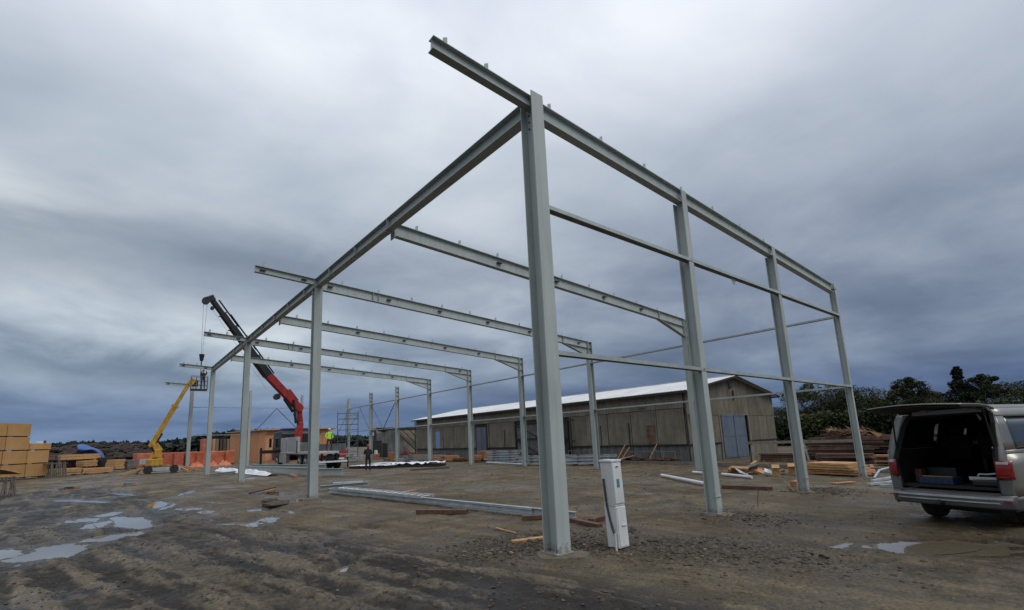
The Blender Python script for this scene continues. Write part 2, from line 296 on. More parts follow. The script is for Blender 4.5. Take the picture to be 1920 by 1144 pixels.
def ground_h(x, y):
    d = np.hypot(x-CAM[0], y-CAM[1]); far = np.clip(1-(d-35)/40, 0, 1)
    h = .035*fbm(x, y, .35, 3, 4)+.028*fbm(x, y, 2.2, 9, 4)*np.clip(1.3-d/40, .2, 1)
    # wheel tracks running from the right foreground away to the left
    xc = np.interp(y, [-8, -2, 0, 2.5, 7, 9.5, 16, 30], [-.2, -1.5, -1.95, -2.5, -3.5, -4.2, -4.7, -5.2])+.12*fbm(y, y*0, .3, 5, 2)
    mud = 1/(1+np.exp((x-xc-.8+1.2*fbm(x, y, .4, 21, 3))*3.2)); mud = mud*np.clip(1-(y-18)/14, 0, 1)
    tr = np.zeros_like(x)
    for o, wd, dp in ((-3.9, .20, .07), (-3.3, .16, .06), (-2.65, .2, .085), (-2.1, .17, .07), (-1.45, .2, .08), (-.95, .15, .06), (-.38, .17, .08), (.18, .15, .06)):
        wob = .16*fbm(y+o*7, y*0+o, .22, 40+int(o*10), 2); q = (x-xc-o*(1+.04*(y-2)/6)-wob)/wd
        lug = np.clip(.5+1.1*np.sin((y*1.0+np.abs(q)*.10)*2*PI/.21), 0, 1)
        tr += (-dp*np.exp(-q*q*1.4)*(.55+.45*lug)+dp*.62*np.exp(-((np.abs(q)-1.55)**2)*5))*np.clip(.55+2*fbm(x, y, .7, 60+int(o*10), 2), .1, 1.2)
    ac = x-xc; stk = fbm(ac*1.0, y*.12, 3.2, 211, 5, .66)*2.4+fbm(x, y, 4.0, 217, 5, .65)*1.1+fbm(ac, y*.25, 10., 223, 3)*.9; stk = np.clip(.5+stk*1.35, 0, 1)
    # a second set of ruts crossing towards the van along the bottom of the view
    yc = np.interp(x, [-4, -2, 0, 2, 5], [.9, .05, -1.35, -2.35, -3.4])
    for o, wd, dp in ((0, .14, .04), (-.75, .15, .035)):
        q = (y-yc-o)/wd; tr += (-dp*np.exp(-q*q*1.4)+dp*.5*np.exp(-((np.abs(q)-1.5)**2)*5))*np.clip(.4+2.4*fbm(x, y, .9, 90, 2), 0, 1)*np.clip((x+2.5)/2, 0, 1)
    trm = .42*tr*np.clip(mud+.35, 0, 1)*far; h = h+trm+(.075*fbm(x, y, 8.5, 13, 4, .7)+.02*fbm(x, y, 1.6, 19, 3))*(mud*.9+.16)*np.clip(1.2-d/22, .15, 1); rut = np.clip(-trm/.020, 0, 1); h = h+(stk-.5)*.032*(mud*.9+.1)*np.clip(1.2-d/25, .1, 1)
    # clods and spoil thrown up round the foundations
    spoil = np.zeros_like(x)
    for sx, sy, sr in ((.55, .35, .9), (1.3, -.9, .8), (-.6, .9, .9), (4.6, -.4, 1.0), (9.1, -.3, .8), (2.1, -1.9, 1.2), (1.1, .6, .7)):
        spoil += np.exp(-((x-sx)**2+(y-sy)**2)/sr**2)
    spoil = np.clip(spoil, 0, 1); h += spoil*(.022+.10*np.abs(fbm(x, y, 8, 77, 3)))
    h = h*np.clip(.25+far, 0, 1)
    wet = np.zeros_like(x); hp = np.maximum(h, WATER+.012)
    gx_, gy_ = x[0], y[:, 0]
    for (a, b, rx, ry, an, dp) in PUD:
        rx, ry = rx*1.12, ry*1.12; R_ = 2.9*max(rx, ry); i0, i1 = np.searchsorted(gx_, (a-R_, a+R_)); j0, j1 = np.searchsorted(gy_, (b-R_, b+R_))
        if i1 <= i0 or j1 <= j0: continue
        sl = (slice(j0, j1), slice(i0, i1)); xx, yy, hh, h0 = x[sl], y[sl], hp[sl], h[sl]
        dx, dy = xx-a, yy-b; u = (dx*math.cos(an)+dy*math.sin(an))/rx; v = (-dx*math.sin(an)+dy*math.cos(an))/ry
        q = np.sqrt(u*u+v*v)+1.2*fbm(xx, yy, 2.2/max(.3, min(rx, ry)*2), 55, 5, .6)
        m = np.clip((1.85-q)/.8, 0, 1); m = m*m*(3-2*m); hh = hh*(1-m)+(WATER+.012+.42*h0)*m
        m = np.clip((1.22-q)/.40, 0, 1); m = m*m*(3-2*m); hh = hh*(1-m)+(WATER-.010-dp*.30*m+.30*h0)*m
        hp[sl] = hh; wet[sl] = np.maximum(wet[sl], np.clip((2.0-q)/.9, 0, 1))
    for a, b, r in PADS:
        q = np.maximum(np.abs(x-a), np.abs(y-b))/r; m = np.clip((1.5-q)/.5, 0, 1); hp = hp*(1-m)+np.minimum(hp, -.006)*m
    q = np.hypot(x-5.6, y+3.6); low = np.clip((5.2-q)/2.0, 0, 1); low = low*low*(3-2*low); pm = np.ones_like(x)
    for a, b, r in PADS: pm = np.minimum(pm, np.clip(np.maximum(np.abs(x-a), np.abs(y-b))/r-1, 0, 1))
    hp = hp-LOW*low*pm; wet = np.maximum(wet, .55*low*np.clip(.6+2*fbm(x, y, .5, 71, 3), 0, 1))
    return hp, mud, wet, spoil, rut, stk
LOW = .11
def low_at(x, y): q = math.hypot(x-5.6, y+3.6); l = min(1, max(0, (5.2-q)/2)); return LOW*l*l*(3-2*l)
def graded(lo, hi, fine, lim0, lim1, grow=1.06, mx=60):
    a = list(np.arange(lo, hi, fine)); s = fine; x = a[-1]
    while x < lim1: s = min(s*grow, mx); x += s; a.append(x)
    s = fine; x = lo; b = []
    while x > lim0: s = min(s*grow, mx); x -= s; b.append(x)
    return np.array(b[::-1]+a)
BAY = 5.2322; BY = [0]+[k*BAY+.144 for k in range(1, 9)]; WX = 13.62
for a, b in ((-.03, 0), (4.37, .0), (8.87, 0), (WX, 0), (0, BY[2]), (0, BY[4]), (WX, BY[1]), (WX, BY[2]), (WX, BY[3]), (WX, BY[4])): PADS.append((a, b, .36))
gx = graded(-9.8, 7.6, .034, -2600, 2600, 1.05); gy = graded(-5.2, 7.0, .034, -2600, 7.0, 1.05); gy = np.concatenate([gy[gy < 6.99], graded(7.0, 24.0, .06, 6.99, 2600, 1.045)]); gy = np.unique(gy)
X, Y = np.meshgrid(gx, gy, indexing='xy'); HH, MUDM, WET, SPO, RUT, STK = ground_h(X, Y)
def make_ground():
    nx, ny = len(gx), len(gy); me = bpy.data.meshes.new('ground')
    co_ = np.stack([X.ravel(), Y.ravel(), HH.ravel()], -1)
    me.vertices.add(nx*ny); me.vertices.foreach_set('co', co_.ravel())
    i, j = np.meshgrid(np.arange(nx-1), np.arange(ny-1), indexing='xy'); a = (j*nx+i).ravel(); q = np.stack([a, a+1, a+nx+1, a+nx], -1)
    me.loops.add(q.size); me.loops.foreach_set('vertex_index', q.ravel()); me.polygons.add(len(q))
    me.polygons.foreach_set('loop_start', np.arange(len(q))*4); me.polygons.foreach_set('use_smooth', np.ones(len(q), bool)); me.update(calc_edges=True)
    for nme, arr in (('mud', MUDM), ('wet', WET), ('spoil', SPO), ('rut', RUT), ('streak', STK)):
        at = me.attributes.new(nme, 'FLOAT', 'POINT'); at.data.foreach_set('value', arr.ravel().astype(np.float32))
    m = bpy.data.materials.new('yard_ground'); m.use_nodes = True; t = m.node_tree; b = t.nodes['Principled BSDF']
    tcn = nd(t, 'ShaderNodeTexCoord')
    def nz(sc, de, ro, dist=0, st=(1, 1, 1)):
        mp = nd(t, 'ShaderNodeMapping'); lk(t, tcn.outputs['Object'], mp.inputs[0]); mp.inputs['Scale'].default_value = st
        n = nd(t, 'ShaderNodeTexNoise'); n.inputs['Scale'].default_value = sc; n.inputs['Detail'].default_value = de; n.inputs['Roughness'].default_value = ro; n.inputs['Distortion'].default_value = dist; lk(t, mp.outputs[0], n.inputs['Vector']); return n.outputs[0]
    def att(nm): n = nd(t, 'ShaderNodeAttribute'); n.attribute_name = nm; return n.outputs['Fac']
    A = nz(.45, 8, .6, .4); B = nz(3.2, 10, .68); C_ = nz(26, 6, .7); D_ = nz(.12, 6, .6)
    sand0 = ramp(t, mth(t, 'ADD', mth(t, 'MULTIPLY', B, .55), mth(t, 'MULTIPLY', nz(1.1, 9, .62, .5, (.5, 1, 1)), .45)), [(.40, (.034, .024, .012)), (.49, (.082, .060, .031)), (.60, (.138, .104, .058))]); sand = sand0
    E_ = nz(1.5, 9, .62, .8, (1.0, .22, 1)); mfac = mth(t, 'ADD', mth(t, 'MULTIPLY', E_, .4), mth(t, 'MULTIPLY', nz(5.5, 10, .74), .6))
    mudc = ramp(t, mfac, [(.42, (.0072, .0052, .0038)), (.475, (.0175, .0128, .0090)), (.525, (.038, .0285, .0205)), (.59, (.074, .057, .043))])
    mk = ramp(t, mth(t, 'ADD', mth(t, 'MULTIPLY', att('mud'), .75), mth(t, 'MULTIPLY', A, .5)), [(.34, (0, 0, 0)), (.78, (1, 1, 1))])
    col = mixc(t, mk, sand, mudc)
    far = mixc(t, ramp(t, D_, [(.4, (0, 0, 0)), (.6, (.55, .55, .55))]), col, (.085, .072, .048))
    spl = ramp(t, C_, [(.35, (.020, .015, .011)), (.55, (.062, .048, .033)), (.7, (.13, .105, .075))])
    col = mixc(t, mth(t, 'MULTIPLY', att('spoil'), .85), far, spl)
    wetc = mixc(t, 1.0, col, (.42, .37, .33), 'MULTIPLY')
    wm = mth(t, 'MULTIPLY', att('wet'), .8); col = mixc(t, wm, col, wetc)
    rc = mixc(t, 1.0, col, (.36, .32, .29), 'MULTIPLY'); col = mixc(t, mth(t, 'MULTIPLY', att('rut'), .75), col, rc)  # churned wet ruts; extra darkness painted in, as flat light gives little contrast
    fine = ramp(t, C_, [(.38, (.42, .42, .42)), (.5, (1, 1, 1)), (.64, (1.5, 1.46, 1.4))]); col = mixc(t, .8, col, fine, 'MULTIPLY')
    sk_ = ramp(t, att('streak'), [(.28, (.20, .175, .16)), (.46, (.50, .47, .44)), (.60, (.95, .94, .93)), (.85, (1.60, 1.58, 1.54))])
    col = mixc(t, mth(t, 'MULTIPLY_ADD', mk, .75, .25), col, mixc(t, 1.0, col, sk_, 'MULTIPLY'))
    lk(t, col, b.inputs['Base Color'])
    # standing moisture: glossy where damp
    r1 = ramp(t, mth(t, 'ADD', mth(t, 'MULTIPLY', A, .6), mth(t, 'MULTIPLY', B, .4)), [(.42, (.26, .26, .26)), (.475, (.60, .60, .60)), (.56, (.95, .95, .95))])
    rg = mixc(t, mth(t, 'MULTIPLY', att('wet'), .85), r1, (.22, .22, .22)); rg = mixc(t, mth(t, 'MULTIPLY', mk, .28), rg, (.26, .26, .26)); lk(t, rg, b.inputs['Roughness']); b.inputs['Specular IOR Level'].default_value = .38
    bp = nd(t, 'ShaderNodeBump'); bp.inputs['Strength'].default_value = .75; bp.inputs['Distance'].default_value = .035
    lk(t, mth(t, 'ADD', mth(t, 'MULTIPLY', C_, .6), mth(t, 'MULTIPLY', B, .9)), bp.inputs['Height']); lk(t, bp.outputs[0], b.inputs['Normal'])
    me.materials.append(m); o = link(bpy.data.objects.new('ground', me)); o['kind'] = 'structure'
make_ground()
def gh(x, y):
    i = int(np.clip(np.searchsorted(gx, x), 1, len(gx)-1)); j = int(np.clip(np.searchsorted(gy, y), 1, len(gy)-1)); return float(HH[j-1:j+1, i-1:i+1].mean())
wm = bpy.data.materials.new('muddy_water'); wm.use_nodes = True; t = wm.node_tree; b = t.nodes['Principled BSDF']
b.inputs['Base Color'].default_value = (.140, .118, .085, 1); b.inputs['Roughness'].default_value = .035; b.inputs['IOR'].default_value = 1.33; b.inputs['Specular IOR Level'].default_value = .9
b.inputs['Coat Weight'].default_value = .6; b.inputs['Coat Roughness'].default_value = .02
nb = nd(t, 'ShaderNodeTexNoise'); nb.inputs['Scale'].default_value = 9; bp = nd(t, 'ShaderNodeBump'); bp.inputs['Strength'].default_value = .06; bp.inputs['Distance'].default_value = .01
tcn = nd(t, 'ShaderNodeTexCoord'); lk(t, tcn.outputs['Object'], nb.inputs['Vector']); lk(t, nb.outputs[0], bp.inputs['Height']); lk(t, bp.outputs[0], b.inputs['Normal'])
done = []
for k, (a, c, rx, ry, an, dp) in enumerate(PUD):
    m = MB(); n = 28
    vs = [(a, c, WATER-low_at(a, c)-.00035*k)]+[(a+math.cos(an)*rx*1.75*math.cos(q)-math.sin(an)*ry*1.75*math.sin(q), c+math.sin(an)*rx*1.75*math.cos(q)+math.cos(an)*ry*1.75*math.sin(q), WATER-low_at(a, c)-.00035*k) for q in np.linspace(0, 2*PI, n, endpoint=False)]
    m.add(vs, [(0, 1+i, 1+(i+1) % n) for i in range(n)]); o = m.build('puddle', wm); o['kind'] = 'structure'

# ------------------------------------------------------------------ steel frame of the new hall
SF = thing('unfinished_hall', 'bare grey-green steel frame of an unfinished hall standing over the muddy yard', 'building', (0, 0, 0))
def roofz(x): return 7.115-.061*x
def column(x, y, ztop, web='y', w=.26, d=.28, plate=True, tabs=()):
    m = MB(); upv = (0, 1, 0) if web == 'y' else (1, 0, 0); m.isec((x, y, .02), (x, y, ztop), w, d, .018, .012, upv)
    for z in tabs: m.box((x+(d/2-.03 if web == 'x' else 0), y-(0 if web == 'x' else d/2-.03), z), (.16 if web == 'y' else .10, .10 if web == 'y' else .15, .008))
    c = m.build('column', 'steel', SF, bevel=.003)
    if plate:
        p = MB().box((x, y, .012), (w+.05, d+.07, .022) if web == 'y' else (d+.07, w+.05, .022)); pl = p.build('base_plate', 'steel', c, bevel=.002)
        if x < 1 and y < 1:
            for a in (-1, 1):
                for b_ in (-1, 1):
                    bx, by = (x+a*.075, y+b_*.07); MB().tube((bx, by, .022), (bx, by, .06), .011, n=6).build('anchor_bolt', 'bolt', c)
    return c
def head_bolts(x, y, zs_, ys_, par):
    for z in zs_:
        for yy in ys_: MB().tube((x-.012, yy, z), (x-.03, yy, z), .014, n=6).build('bolt', 'bolt', par)
def pad(x, y, s, rz):
    m = MB(); n = 11; r_ = random.Random(int(x*31+y*7)); pts = [(x+s*(1+r_.uniform(-.22, .22))*math.cos(2*PI*k/n+rz), y+s*(1+r_.uniform(-.22, .22))*math.sin(2*PI*k/n+rz)) for k in range(n)]
    m.prism(pts, lambda p: (p[0], p[1], -.06), lambda p: (p[0]*.96+x*.04, p[1]*.96+y*.04, .0))
    o = m.build('concrete_pad', 'concrete', bevel=.01); o['kind'] = 'structure'
for a, b_, s in ((.02, -.02, .36), (4.45, -.1, .30), (8.9, -.05, .25), (WX, 0, .26), (0, BY[2], .28)): pad(a, b_, s, .4)
head_bolts(-.03, 0, (6.92, 6.84, 6.72, 6.6), (-.07, .05), column(-.03, -.01, 7.15))
column(4.37, .0, roofz(4.37)-.31, w=.19, d=.23, tabs=(.34,)); column(8.87, 0, roofz(8.87)-.31, w=.17, d=.22, tabs=(.34,)); column(WX, 0, roofz(WX)+.04, w=.13, d=.18, tabs=(.34,))
# outer flange of the two wind posts runs up over the gable beam
for gxp in (4.37, 8.87):
    MB().bar((gxp, -.106 if gxp < 5 else -.101, roofz(gxp)-.31), (gxp, -.106 if gxp < 5 else -.101, roofz(gxp)-.05), .18, .018, (0, 1, 0)).build('end_plate', 'steel', SF)
for k in (2, 4, 6): column(0, BY[k], 6.80)
column(0, BY[8], 6.95)
for k in range(1, 8): column(WX+.02, BY[k], roofz(WX)+(.0 if k < 6 else .02), 'x', .22, .27, tabs=(.33, 2.80, 5.14))
column(WX, BY[8], roofz(WX)-.05, w=.22, d=.24); column(4.5, BY[8], 6.75, w=.2, d=.22); column(9.0, BY[8], 6.45, w=.2, d=.22)
# stiffeners near the heads of the columns that wait for their rafters
for k in (6, 7):
    for z in (6.20, 5.86, 5.52):
        MB().box((WX+.02, BY[k], z), (.23, .20, .012)).build('stiffener', 'steel', SF)
def edge_beam(y0, y1):
    m = MB().isec((0, y0, 6.975), (0, y1, 6.975), .20, .29, .016, .010); e = m.build('edge_beam', 'steel', SF, bevel=.002)
    return e
for y0, y1 in ((.135, BY[2]-.012), (BY[2]+.012, BY[4]-.012), (BY[4]+.012, BY[6]+.1)):
    e = edge_beam(y0, y1)
    for yy in np.arange(y0+BAY*.97 if y0 < 1 else y0+1.2, y1, 2.05):
        MB().box((-.054, yy, 6.975), (.088, .012, .256)).box((.054, yy, 6.975), (.088, .012, .256)).build('stiffener', 'steel', e)
for k in (2, 4, 6):    # node stubs over the columns
    MB().box((0, BY[k], 6.975), (.25, .02, .33)).box((0, BY[k], 6.815), (.27, .30, .018)).box((0, BY[k], 7.13), (.2, .26, .014)).build('end_plate', 'steel', SF)
def cleat(x, y, z, par, s=1.0):
    m = MB(); m.prism([(-.05, 0), (.05, 0), (.05, .17*s), (-.02, .13*s)], lambda p: (x+p[0], y-.004, z+p[1]), lambda p: (x+p[0], y+.004, z+p[1])); m.build('purlin_cleat', 'steel', par)
def clips(y, holes, zf, par):
    for hx in holes: MB().box((hx, y-.05, zf(hx)), (.17, .09, .03)).build('clip', 'bolt', par)
def rafter(y, x0, x1, h, bf, holes=(), cleats=(), haunch=True, splice=(), off=0.0, name='rafter', hang=0):
    z0, z1 = roofz(x0)-h/2+off, roofz(x1)-h/2+off; m = MB(); tf = .014
    m.bar((x0, y, z0), (x1, y, z1), bf, tf, mi=0, ob=h/2-tf/2).bar((x0, y, z0), (x1, y, z1), bf, tf, mi=0, ob=-h/2+tf/2)
    m.bar((x0, y, z0), (x1, y, z1), .010, h-2*tf); r = m.build(name, 'steel', SF); clips(y, holes, lambda q_: roofz(q_)+off-h*.45, r)
    for cx_ in cleats: cleat(cx_, y-.01, roofz(cx_)+off, r)
    for sx_ in splice: MB().bar((sx_, y, roofz(sx_)+off-h+.016), (sx_, y, roofz(sx_)+off-.016), bf*.9, .012, (1, 0, 0)).build('splice_plate', 'steel', r)
    if haunch:
        xa, xb = 11.75, x1; za, zb = roofz(xa)-h, roofz(xb)-h; zd = 5.55
        q = MB(); q.prism([(xa, za), (xb, za+(zb-za)), (xb, zd)], lambda p: (p[0], y-.005, p[1]), lambda p: (p[0], y+.005, p[1]))
        q.bar((xa, y, za-.006), (xb, y, zd-.006), bf, .014); q.bar((xa, y, roofz(xa)-h+.016), (xa, y, roofz(xa)-.016), bf*.9, .012, (1, 0, 0)); q.build('haunch', 'steel', r)
        q = MB()
        for z in (roofz(xb)-.03, zb, zd): q.box((WX+.03, y, z), (.235, .2, .012))
        q.bar((xb+.006, y, zd-.02), (xb+.006, y, roofz(xb)), bf, .02, (1, 0, 0)); q.build('end_plate', 'steel', r)
    return r
CL = [.38+1.36*k for k in range(10)]
g0 = rafter(0, .115, WX-.125, .29, .15, cleats=[c for c in CL if .2 < c < 13.4], haunch=False, off=-.02)
MB().box((WX+.02, .0, roofz(WX)-.16), (.2, .2, .012)).build('stiffener', 'steel', g0)
for i, k in enumerate((1, 2, 3, 4, 5)):
    x0 = .17 if k % 2 else .13
    rafter(BY[k], x0, WX-.13, .34, .16, holes=(.42, 2.6, 4.8, 7.2, 9.6, 12.9) if k % 2 == 0 else (3.6, 6.0, 8.4, 10.6), cleats=[c+.45 for c in CL if c+.45 < 13.7], haunch=True, splice=(1.98, 2.19) if k % 2 == 0 else (.2,), off=.0)
    if k % 2: MB().box((.16, BY[k], 6.80), (.02, .22, .22)).box((.0, BY[k], 6.82), (.18, .2, .014)).build('hanger_plate', 'steel', SF)
for k in (0, 2, 4, 6, 8):
    y = -.01 if k == 0 else BY[k]; m = MB(); xe = -.04 if k == 0 else -.115
    z0, z1 = roofz(-1.95)-.105, roofz(xe)-.105
    m.bar((-1.95, y, z0), (xe, y, z1), .13, .012, ob=.099).bar((-1.95, y, z0), (xe, y, z1), .13, .012, ob=-.099)
    m.bar((-1.95, y, z0), (xe, y, z1), .008, .186); c = m.build('eave_bracket', 'steel', SF); clips(y, [-1.72, -.45] if k else [], lambda q_: roofz(q_)-.105, c)
    for cx_ in (-1.72, -.97): cleat(cx_, y, roofz(cx_), c)
# cladding rails: steel channels open downwards
def rail(p0, p1, upv=(0, 0, 1), w=.13, h=.066, name='cladding_rail'):
    m = MB(); m.bar(p0, p1, w, .006, upv, 0, 0, h/2-.003).bar(p0, p1, .006, h-.006, upv, 0, w/2-.003, -.003).bar(p0, p1, .006, h-.006, upv, 0, -w/2+.003, -.003); return m.build(name, 'rail', SF)
R1, R2 = 5.20, 2.85
xs = [-.03, 4.37, 8.87, WX]
for a, b_ in zip(xs[:-1], xs[1:]):
    rail((a+.135 if a < 1 else a+.012, -.06, R1), (b_-.012, -.06, R1)); rail((a+.135 if a < 1 else a+.012, -.06, R2), (b_-.012, -.06, R2))
m = MB().prism([(-.12, 0), (.12, 0), (.05, -.14), (-.05, -.14)], lambda p: (6.35+p[0], -.06, R1-.04+p[1]), lambda p: (6.35+p[0], -.052, R1-.04+p[1])); m.build('rail_bracket', 'rail', SF)
for k in range(8): rail((WX+.10, BY[k]+.03 if k else .12, R1), (WX+.10, BY[k+1]-.02, R1), w=.14, h=.06); rail((WX+.10, BY[k]+.03 if k else .12, R2), (WX+.10, BY[k+1]-.02, R2), w=.14, h=.06)
bx = [0, 4.5, 9.0, WX]
for a, b_ in zip(bx[:-1], bx[1:]): rail((a+.02, BY[8]+.05, R1), (b_-.02, BY[8]+.05, R1), w=.12, h=.07)
rail((.02, BY[8]+.05, R2), (4.48, BY[8]+.05, R2), w=.10, h=.05)
def rod(p, q): MB().tube(p, q, .035, n=6).build('brace_rod', 'brace', SF)
rod((6.75, BY[8], R1-.04), (4.6, BY[8], R2-.2)); rod((6.75, BY[8], R1-.04), (8.95, BY[8], R2+.1))
rod((WX, BY[6]+.1, R1), (WX, (BY[6]+BY[7])/2, R2)); rod((WX, BY[7]-.1, R1), (WX, (BY[6]+BY[7])/2, R2)); rod((WX, (BY[7]+BY[8])/2, R1), (WX, BY[7]+.2, R2))

# ------------------------------------------------------------------ old storage barn
BX0, BX1, BY0, BY1, EV, RG = 19.15, 30.3, 9.0, 38.2, 3.82, 4.90
BN = thing('storage_barn', 'long weathered cement-sheet barn with pale metal roof behind the steel frame', 'barn', (24.7, 23.6, 0))
MB().box(((BX0+BX1)/2, (BY0+BY1)/2, 1.9), (BX1-BX0-.2, BY1-BY0-.2, 3.8)).build('wall_core', 'dark', BN)
m = MB(); m.prism([(BX0+.1, 3.7), (BX1-.1, 3.7), ((BX0+BX1)/2, RG-.15)], lambda p: (p[0], BY0+.1, p[1]), lambda p: (p[0], BY1-.1, p[1])); m.build('gable_core', 'dark', BN)
PM = {}
def panel(w, h, waves, amp, along, mk, key):
    """corrugated sheet; local frame: x or y along the wall, outwards negative"""
    k = (round(w, 3), round(h, 3), waves, along, mk, key)
    if k in PM: return PM[k]
    m = MB(); n = max(1, waves*4)
    for i in range(n+1):
        u = -w/2+w*i/n; a = amp*math.sin(2*PI*waves*i/n) if waves else 0
        for z in (0, h):
            m.v.append((-a, u, z) if along == 'y' else (u, -a, z))
    m.f = [(2*i, 2*i+2, 2*i+3, 2*i+1) for i in range(n)]; m.m = [0]*n
    o = m.build('wall_panel', mk); me = o.data; bpy.data.objects.remove(o); PM[k] = me; return me
def put(me, name, loc, par=BN, solid=.03):
    o = link(bpy.data.objects.new(name, me)); o.parent = par; off = OFF[par.name]; o.location = Vector(loc)-Vector(off)
    s_ = o.modifiers.new('s', 'SOLIDIFY'); s_.thickness = solid; s_.offset = 0; OFF[o.name] = off; return o
NW = 17; pw = (BY1-BY0)/NW
openings = [(17.4, 22.95), (26.4, 28.0)]
for i in range(NW):
    yc = BY0+pw*(i+.5); r_ = random.uniform(-.012, .012)
    put(panel(pw-.02, .92, 13, .014, 'y', 'wall', 0), 'wall_panel', (BX0+r_, yc, 2.90))
    for z, h, mk, wv, nm in ((.97, 1.90, 'wall', 0, 'wall_panel'), (0.0, .90, 'plinth', 10, 'plinth_panel')):
        segs = [(yc-pw/2, yc+pw/2)]
        for a, b_ in openings:
            ns = []
            for p, q in segs:
                if q <= a or p >= b_: ns.append((p, q))
                else:
                    if a-p > .15: ns.append((p, a))
                    if q-b_ > .15: ns.append((b_, q))
            segs = ns
        for p, q in segs:
            if mk == 'wall': put(panel(q-p-.05, h, wv, 0, 'y', mk, 0), nm, (BX0+random.uniform(-.035, .02), (p+q)/2, z), solid=.045)
            else: put(panel(q-p-.04, h, max(2, int((q-p)*5)), .012, 'y', mk, 0), nm, (BX0+.02+random.uniform(-.01, .01), (p+q)/2, z))
for a, b_ in ((BY0, 17.4), (22.95, 26.4), (28.0, BY1)): MB().box((BX0-.035, (a+b_)/2, .935), (.10, b_-a, .05)).build('ledge', 'dark', BN)
# gable end
gn = 9; gw = (BX1-BX0)/gn
def gz(x): return EV-.02+(RG-EV-.02)*(1-abs(x-(BX0+BX1)/2)/((BX1-BX0)/2))
for i in range(gn):
    xc = BX0+gw*(i+.5); door = 22.7 < xc < 26.6
    if not door:
        put(panel(gw-.02, .90, 3, .03, 'x', 'plinth' if i < 3 else 'wall', 1), 'plinth_panel', (xc, BY0+.01, 0)); put(panel(gw-.02, 1.55, 4, .045, 'x', 'wall', 1), 'wall_panel', (xc, BY0-.01, .96))
    else: pass
    # upper sheet follows the roof slope
    m = MB(); n = 16
    for k in range(n+1):
        u = xc-gw/2+.01+(gw-.02)*k/n; a = .045*math.sin(2*PI*4*k/n); m.v += [(u, BY0-.03-a, 2.50), (u, BY0-.03-a, gz(u))]
    m.f = [(2*k, 2*k+2, 2*k+3, 2*k+1) for k in range(n)]; m.m = [0]*n; m.build('wall_panel', 'wall', BN, solid=.03)
for a, b_ in ((BX0, 22.75), (26.5, BX1)): MB().box(((a+b_)/2, BY0-.04, .93), (b_-a, .09, .045)).build('ledge', 'dark', BN)
MB().box((22.78, BY0-.02, 1.25), (.16, .12, 2.5)).box((26.55, BY0+.0, 1.25), (.3, .08, 2.5)).build('door_frame', 'wall', BN)
MB().box((24.4, BY0+.03, 1.3), (3.3, .02, 2.6)).build('door_recess', 'dark', BN)
for a, b_, yo in ((22.98, 24.42, -.05), (24.56, 25.98, -.02)):
    d_ = MB().box(((a+b_)/2, BY0+yo, 1.30), (b_-a, .05, 2.56)).build('door', 'bluedoor', BN, bevel=.01)
    q = MB()
    for z in (.15, 1.3, 2.45): q.box(((a+b_)/2, BY0+yo-.031, z), (b_-a-.04, .012, .07))
    q.build('door_rail', 'bluedoor', d_)
MB().box((24.42, BY0-.10, 4.33), (.36, .06, .34)).build('gable_opening', 'dark', BN); MB().box((24.75, BY0-.095, 3.72), (.06, .05, .55)).build('gable_slit', 'dark', BN)
# long wall: doors, gate, vent, hatch, pipe
MB().box((BX0+.02, 27.2, 1.35), (.04, 1.56, 2.7)).build('door_recess', 'dark', BN)
for a, b_ in ((26.52, 27.2), (27.24, 27.9)): MB().box((BX0-.03, (a+b_)/2, 1.33), (.05, b_-a, 2.6)).build('door', 'bluedoor', BN, bevel=.01)
MB().box((BX0-.05, 26.45, 1.35), (.09, .10, 2.74)).box((BX0-.05, 27.2, 2.72), (.09, 1.6, .08)).build('door_frame', 'dark', BN)
MB().box((BX0-.03, 34.0, 1.70), (.04, .72, 1.6)).build('window', 'bluepane', BN)
MB().box((BX0+.06, 20.2, 1.35), (.04, 5.5, 2.7)).build('dark_doorway_fill', 'dark', BN)  # dark sheet across the open doorway, stands in for its unlit inside
gt = MB()
for y_ in (17.5, 19.3, 20.2, 22.85): gt.box((BX0-.05, y_, 1.35), (.07, .08, 2.7))
gt.box((BX0-.05, 20.2, 2.68), (.072, 5.4, .08)).box((BX0-.05, 20.2, 1.55), (.06, 5.4, .07)).box((BX0-.05, 20.2, .45), (.06, 5.4, .07)); gt.build('sliding_gate_frame', 'dark', BN)
gt = MB(); gt.bar((BX0-.055, 20.3, .45), (BX0-.055, 22.8, 1.5), .05, .05).bar((BX0-.055, 20.3, 1.6), (BX0-.055, 22.8, 2.6), .05, .05).bar((BX0-.055, 17.6, 1.5), (BX0-.055, 19.2, .5), .05, .05); gt.build('gate_brace', 'dark', BN)
MB().box((BX0+.035, 21.55, 1.35), (.02, 2.5, 2.5)).build('gate_sheet', 'plinth', BN)
MB().box((BX0-.30, 17.0, 1.4), (.06, .10, 2.8)).box((BX0-.06, 17.0, 2.7), (.5, .08, .06)).box((BX0-.06, 17.0, 1.3), (.5, .08, .06)).build('gate_post', 'dark', BN)
h_ = MB().box((BX0-.045, 11.14, 1.55), (.05, .52, 1.08)).build('hatch', 'greywood', BN)
for dy in (-.15, .02, .17): MB().box((BX0-.078, 11.14+dy, 1.55), (.015, .14, 1.0)).build('board', random.choice(['greywood', 'woodold']), h_)
MB().box((BX0-.06, 11.6, 3.22), (.05, .5, .36)).box((BX0-.09, 11.6, 3.2), (.02, .34, .2)).build('vent', 'plinth', BN)
for yy, zt in ((14.7, 2.2), (12.6, 2.25), (24.2, 2.3), (33.0, 2.0)): MB().box((BX0-.04, yy, (zt+.97)/2), (.05, .07, zt-.97)).build('joint_batten', 'dark', BN)
MB().tube((BX0-.05, BY0-.12, .05), (BX0-.05, BY0-.12, 3.7), .05).build('downpipe', 'dark', BN)
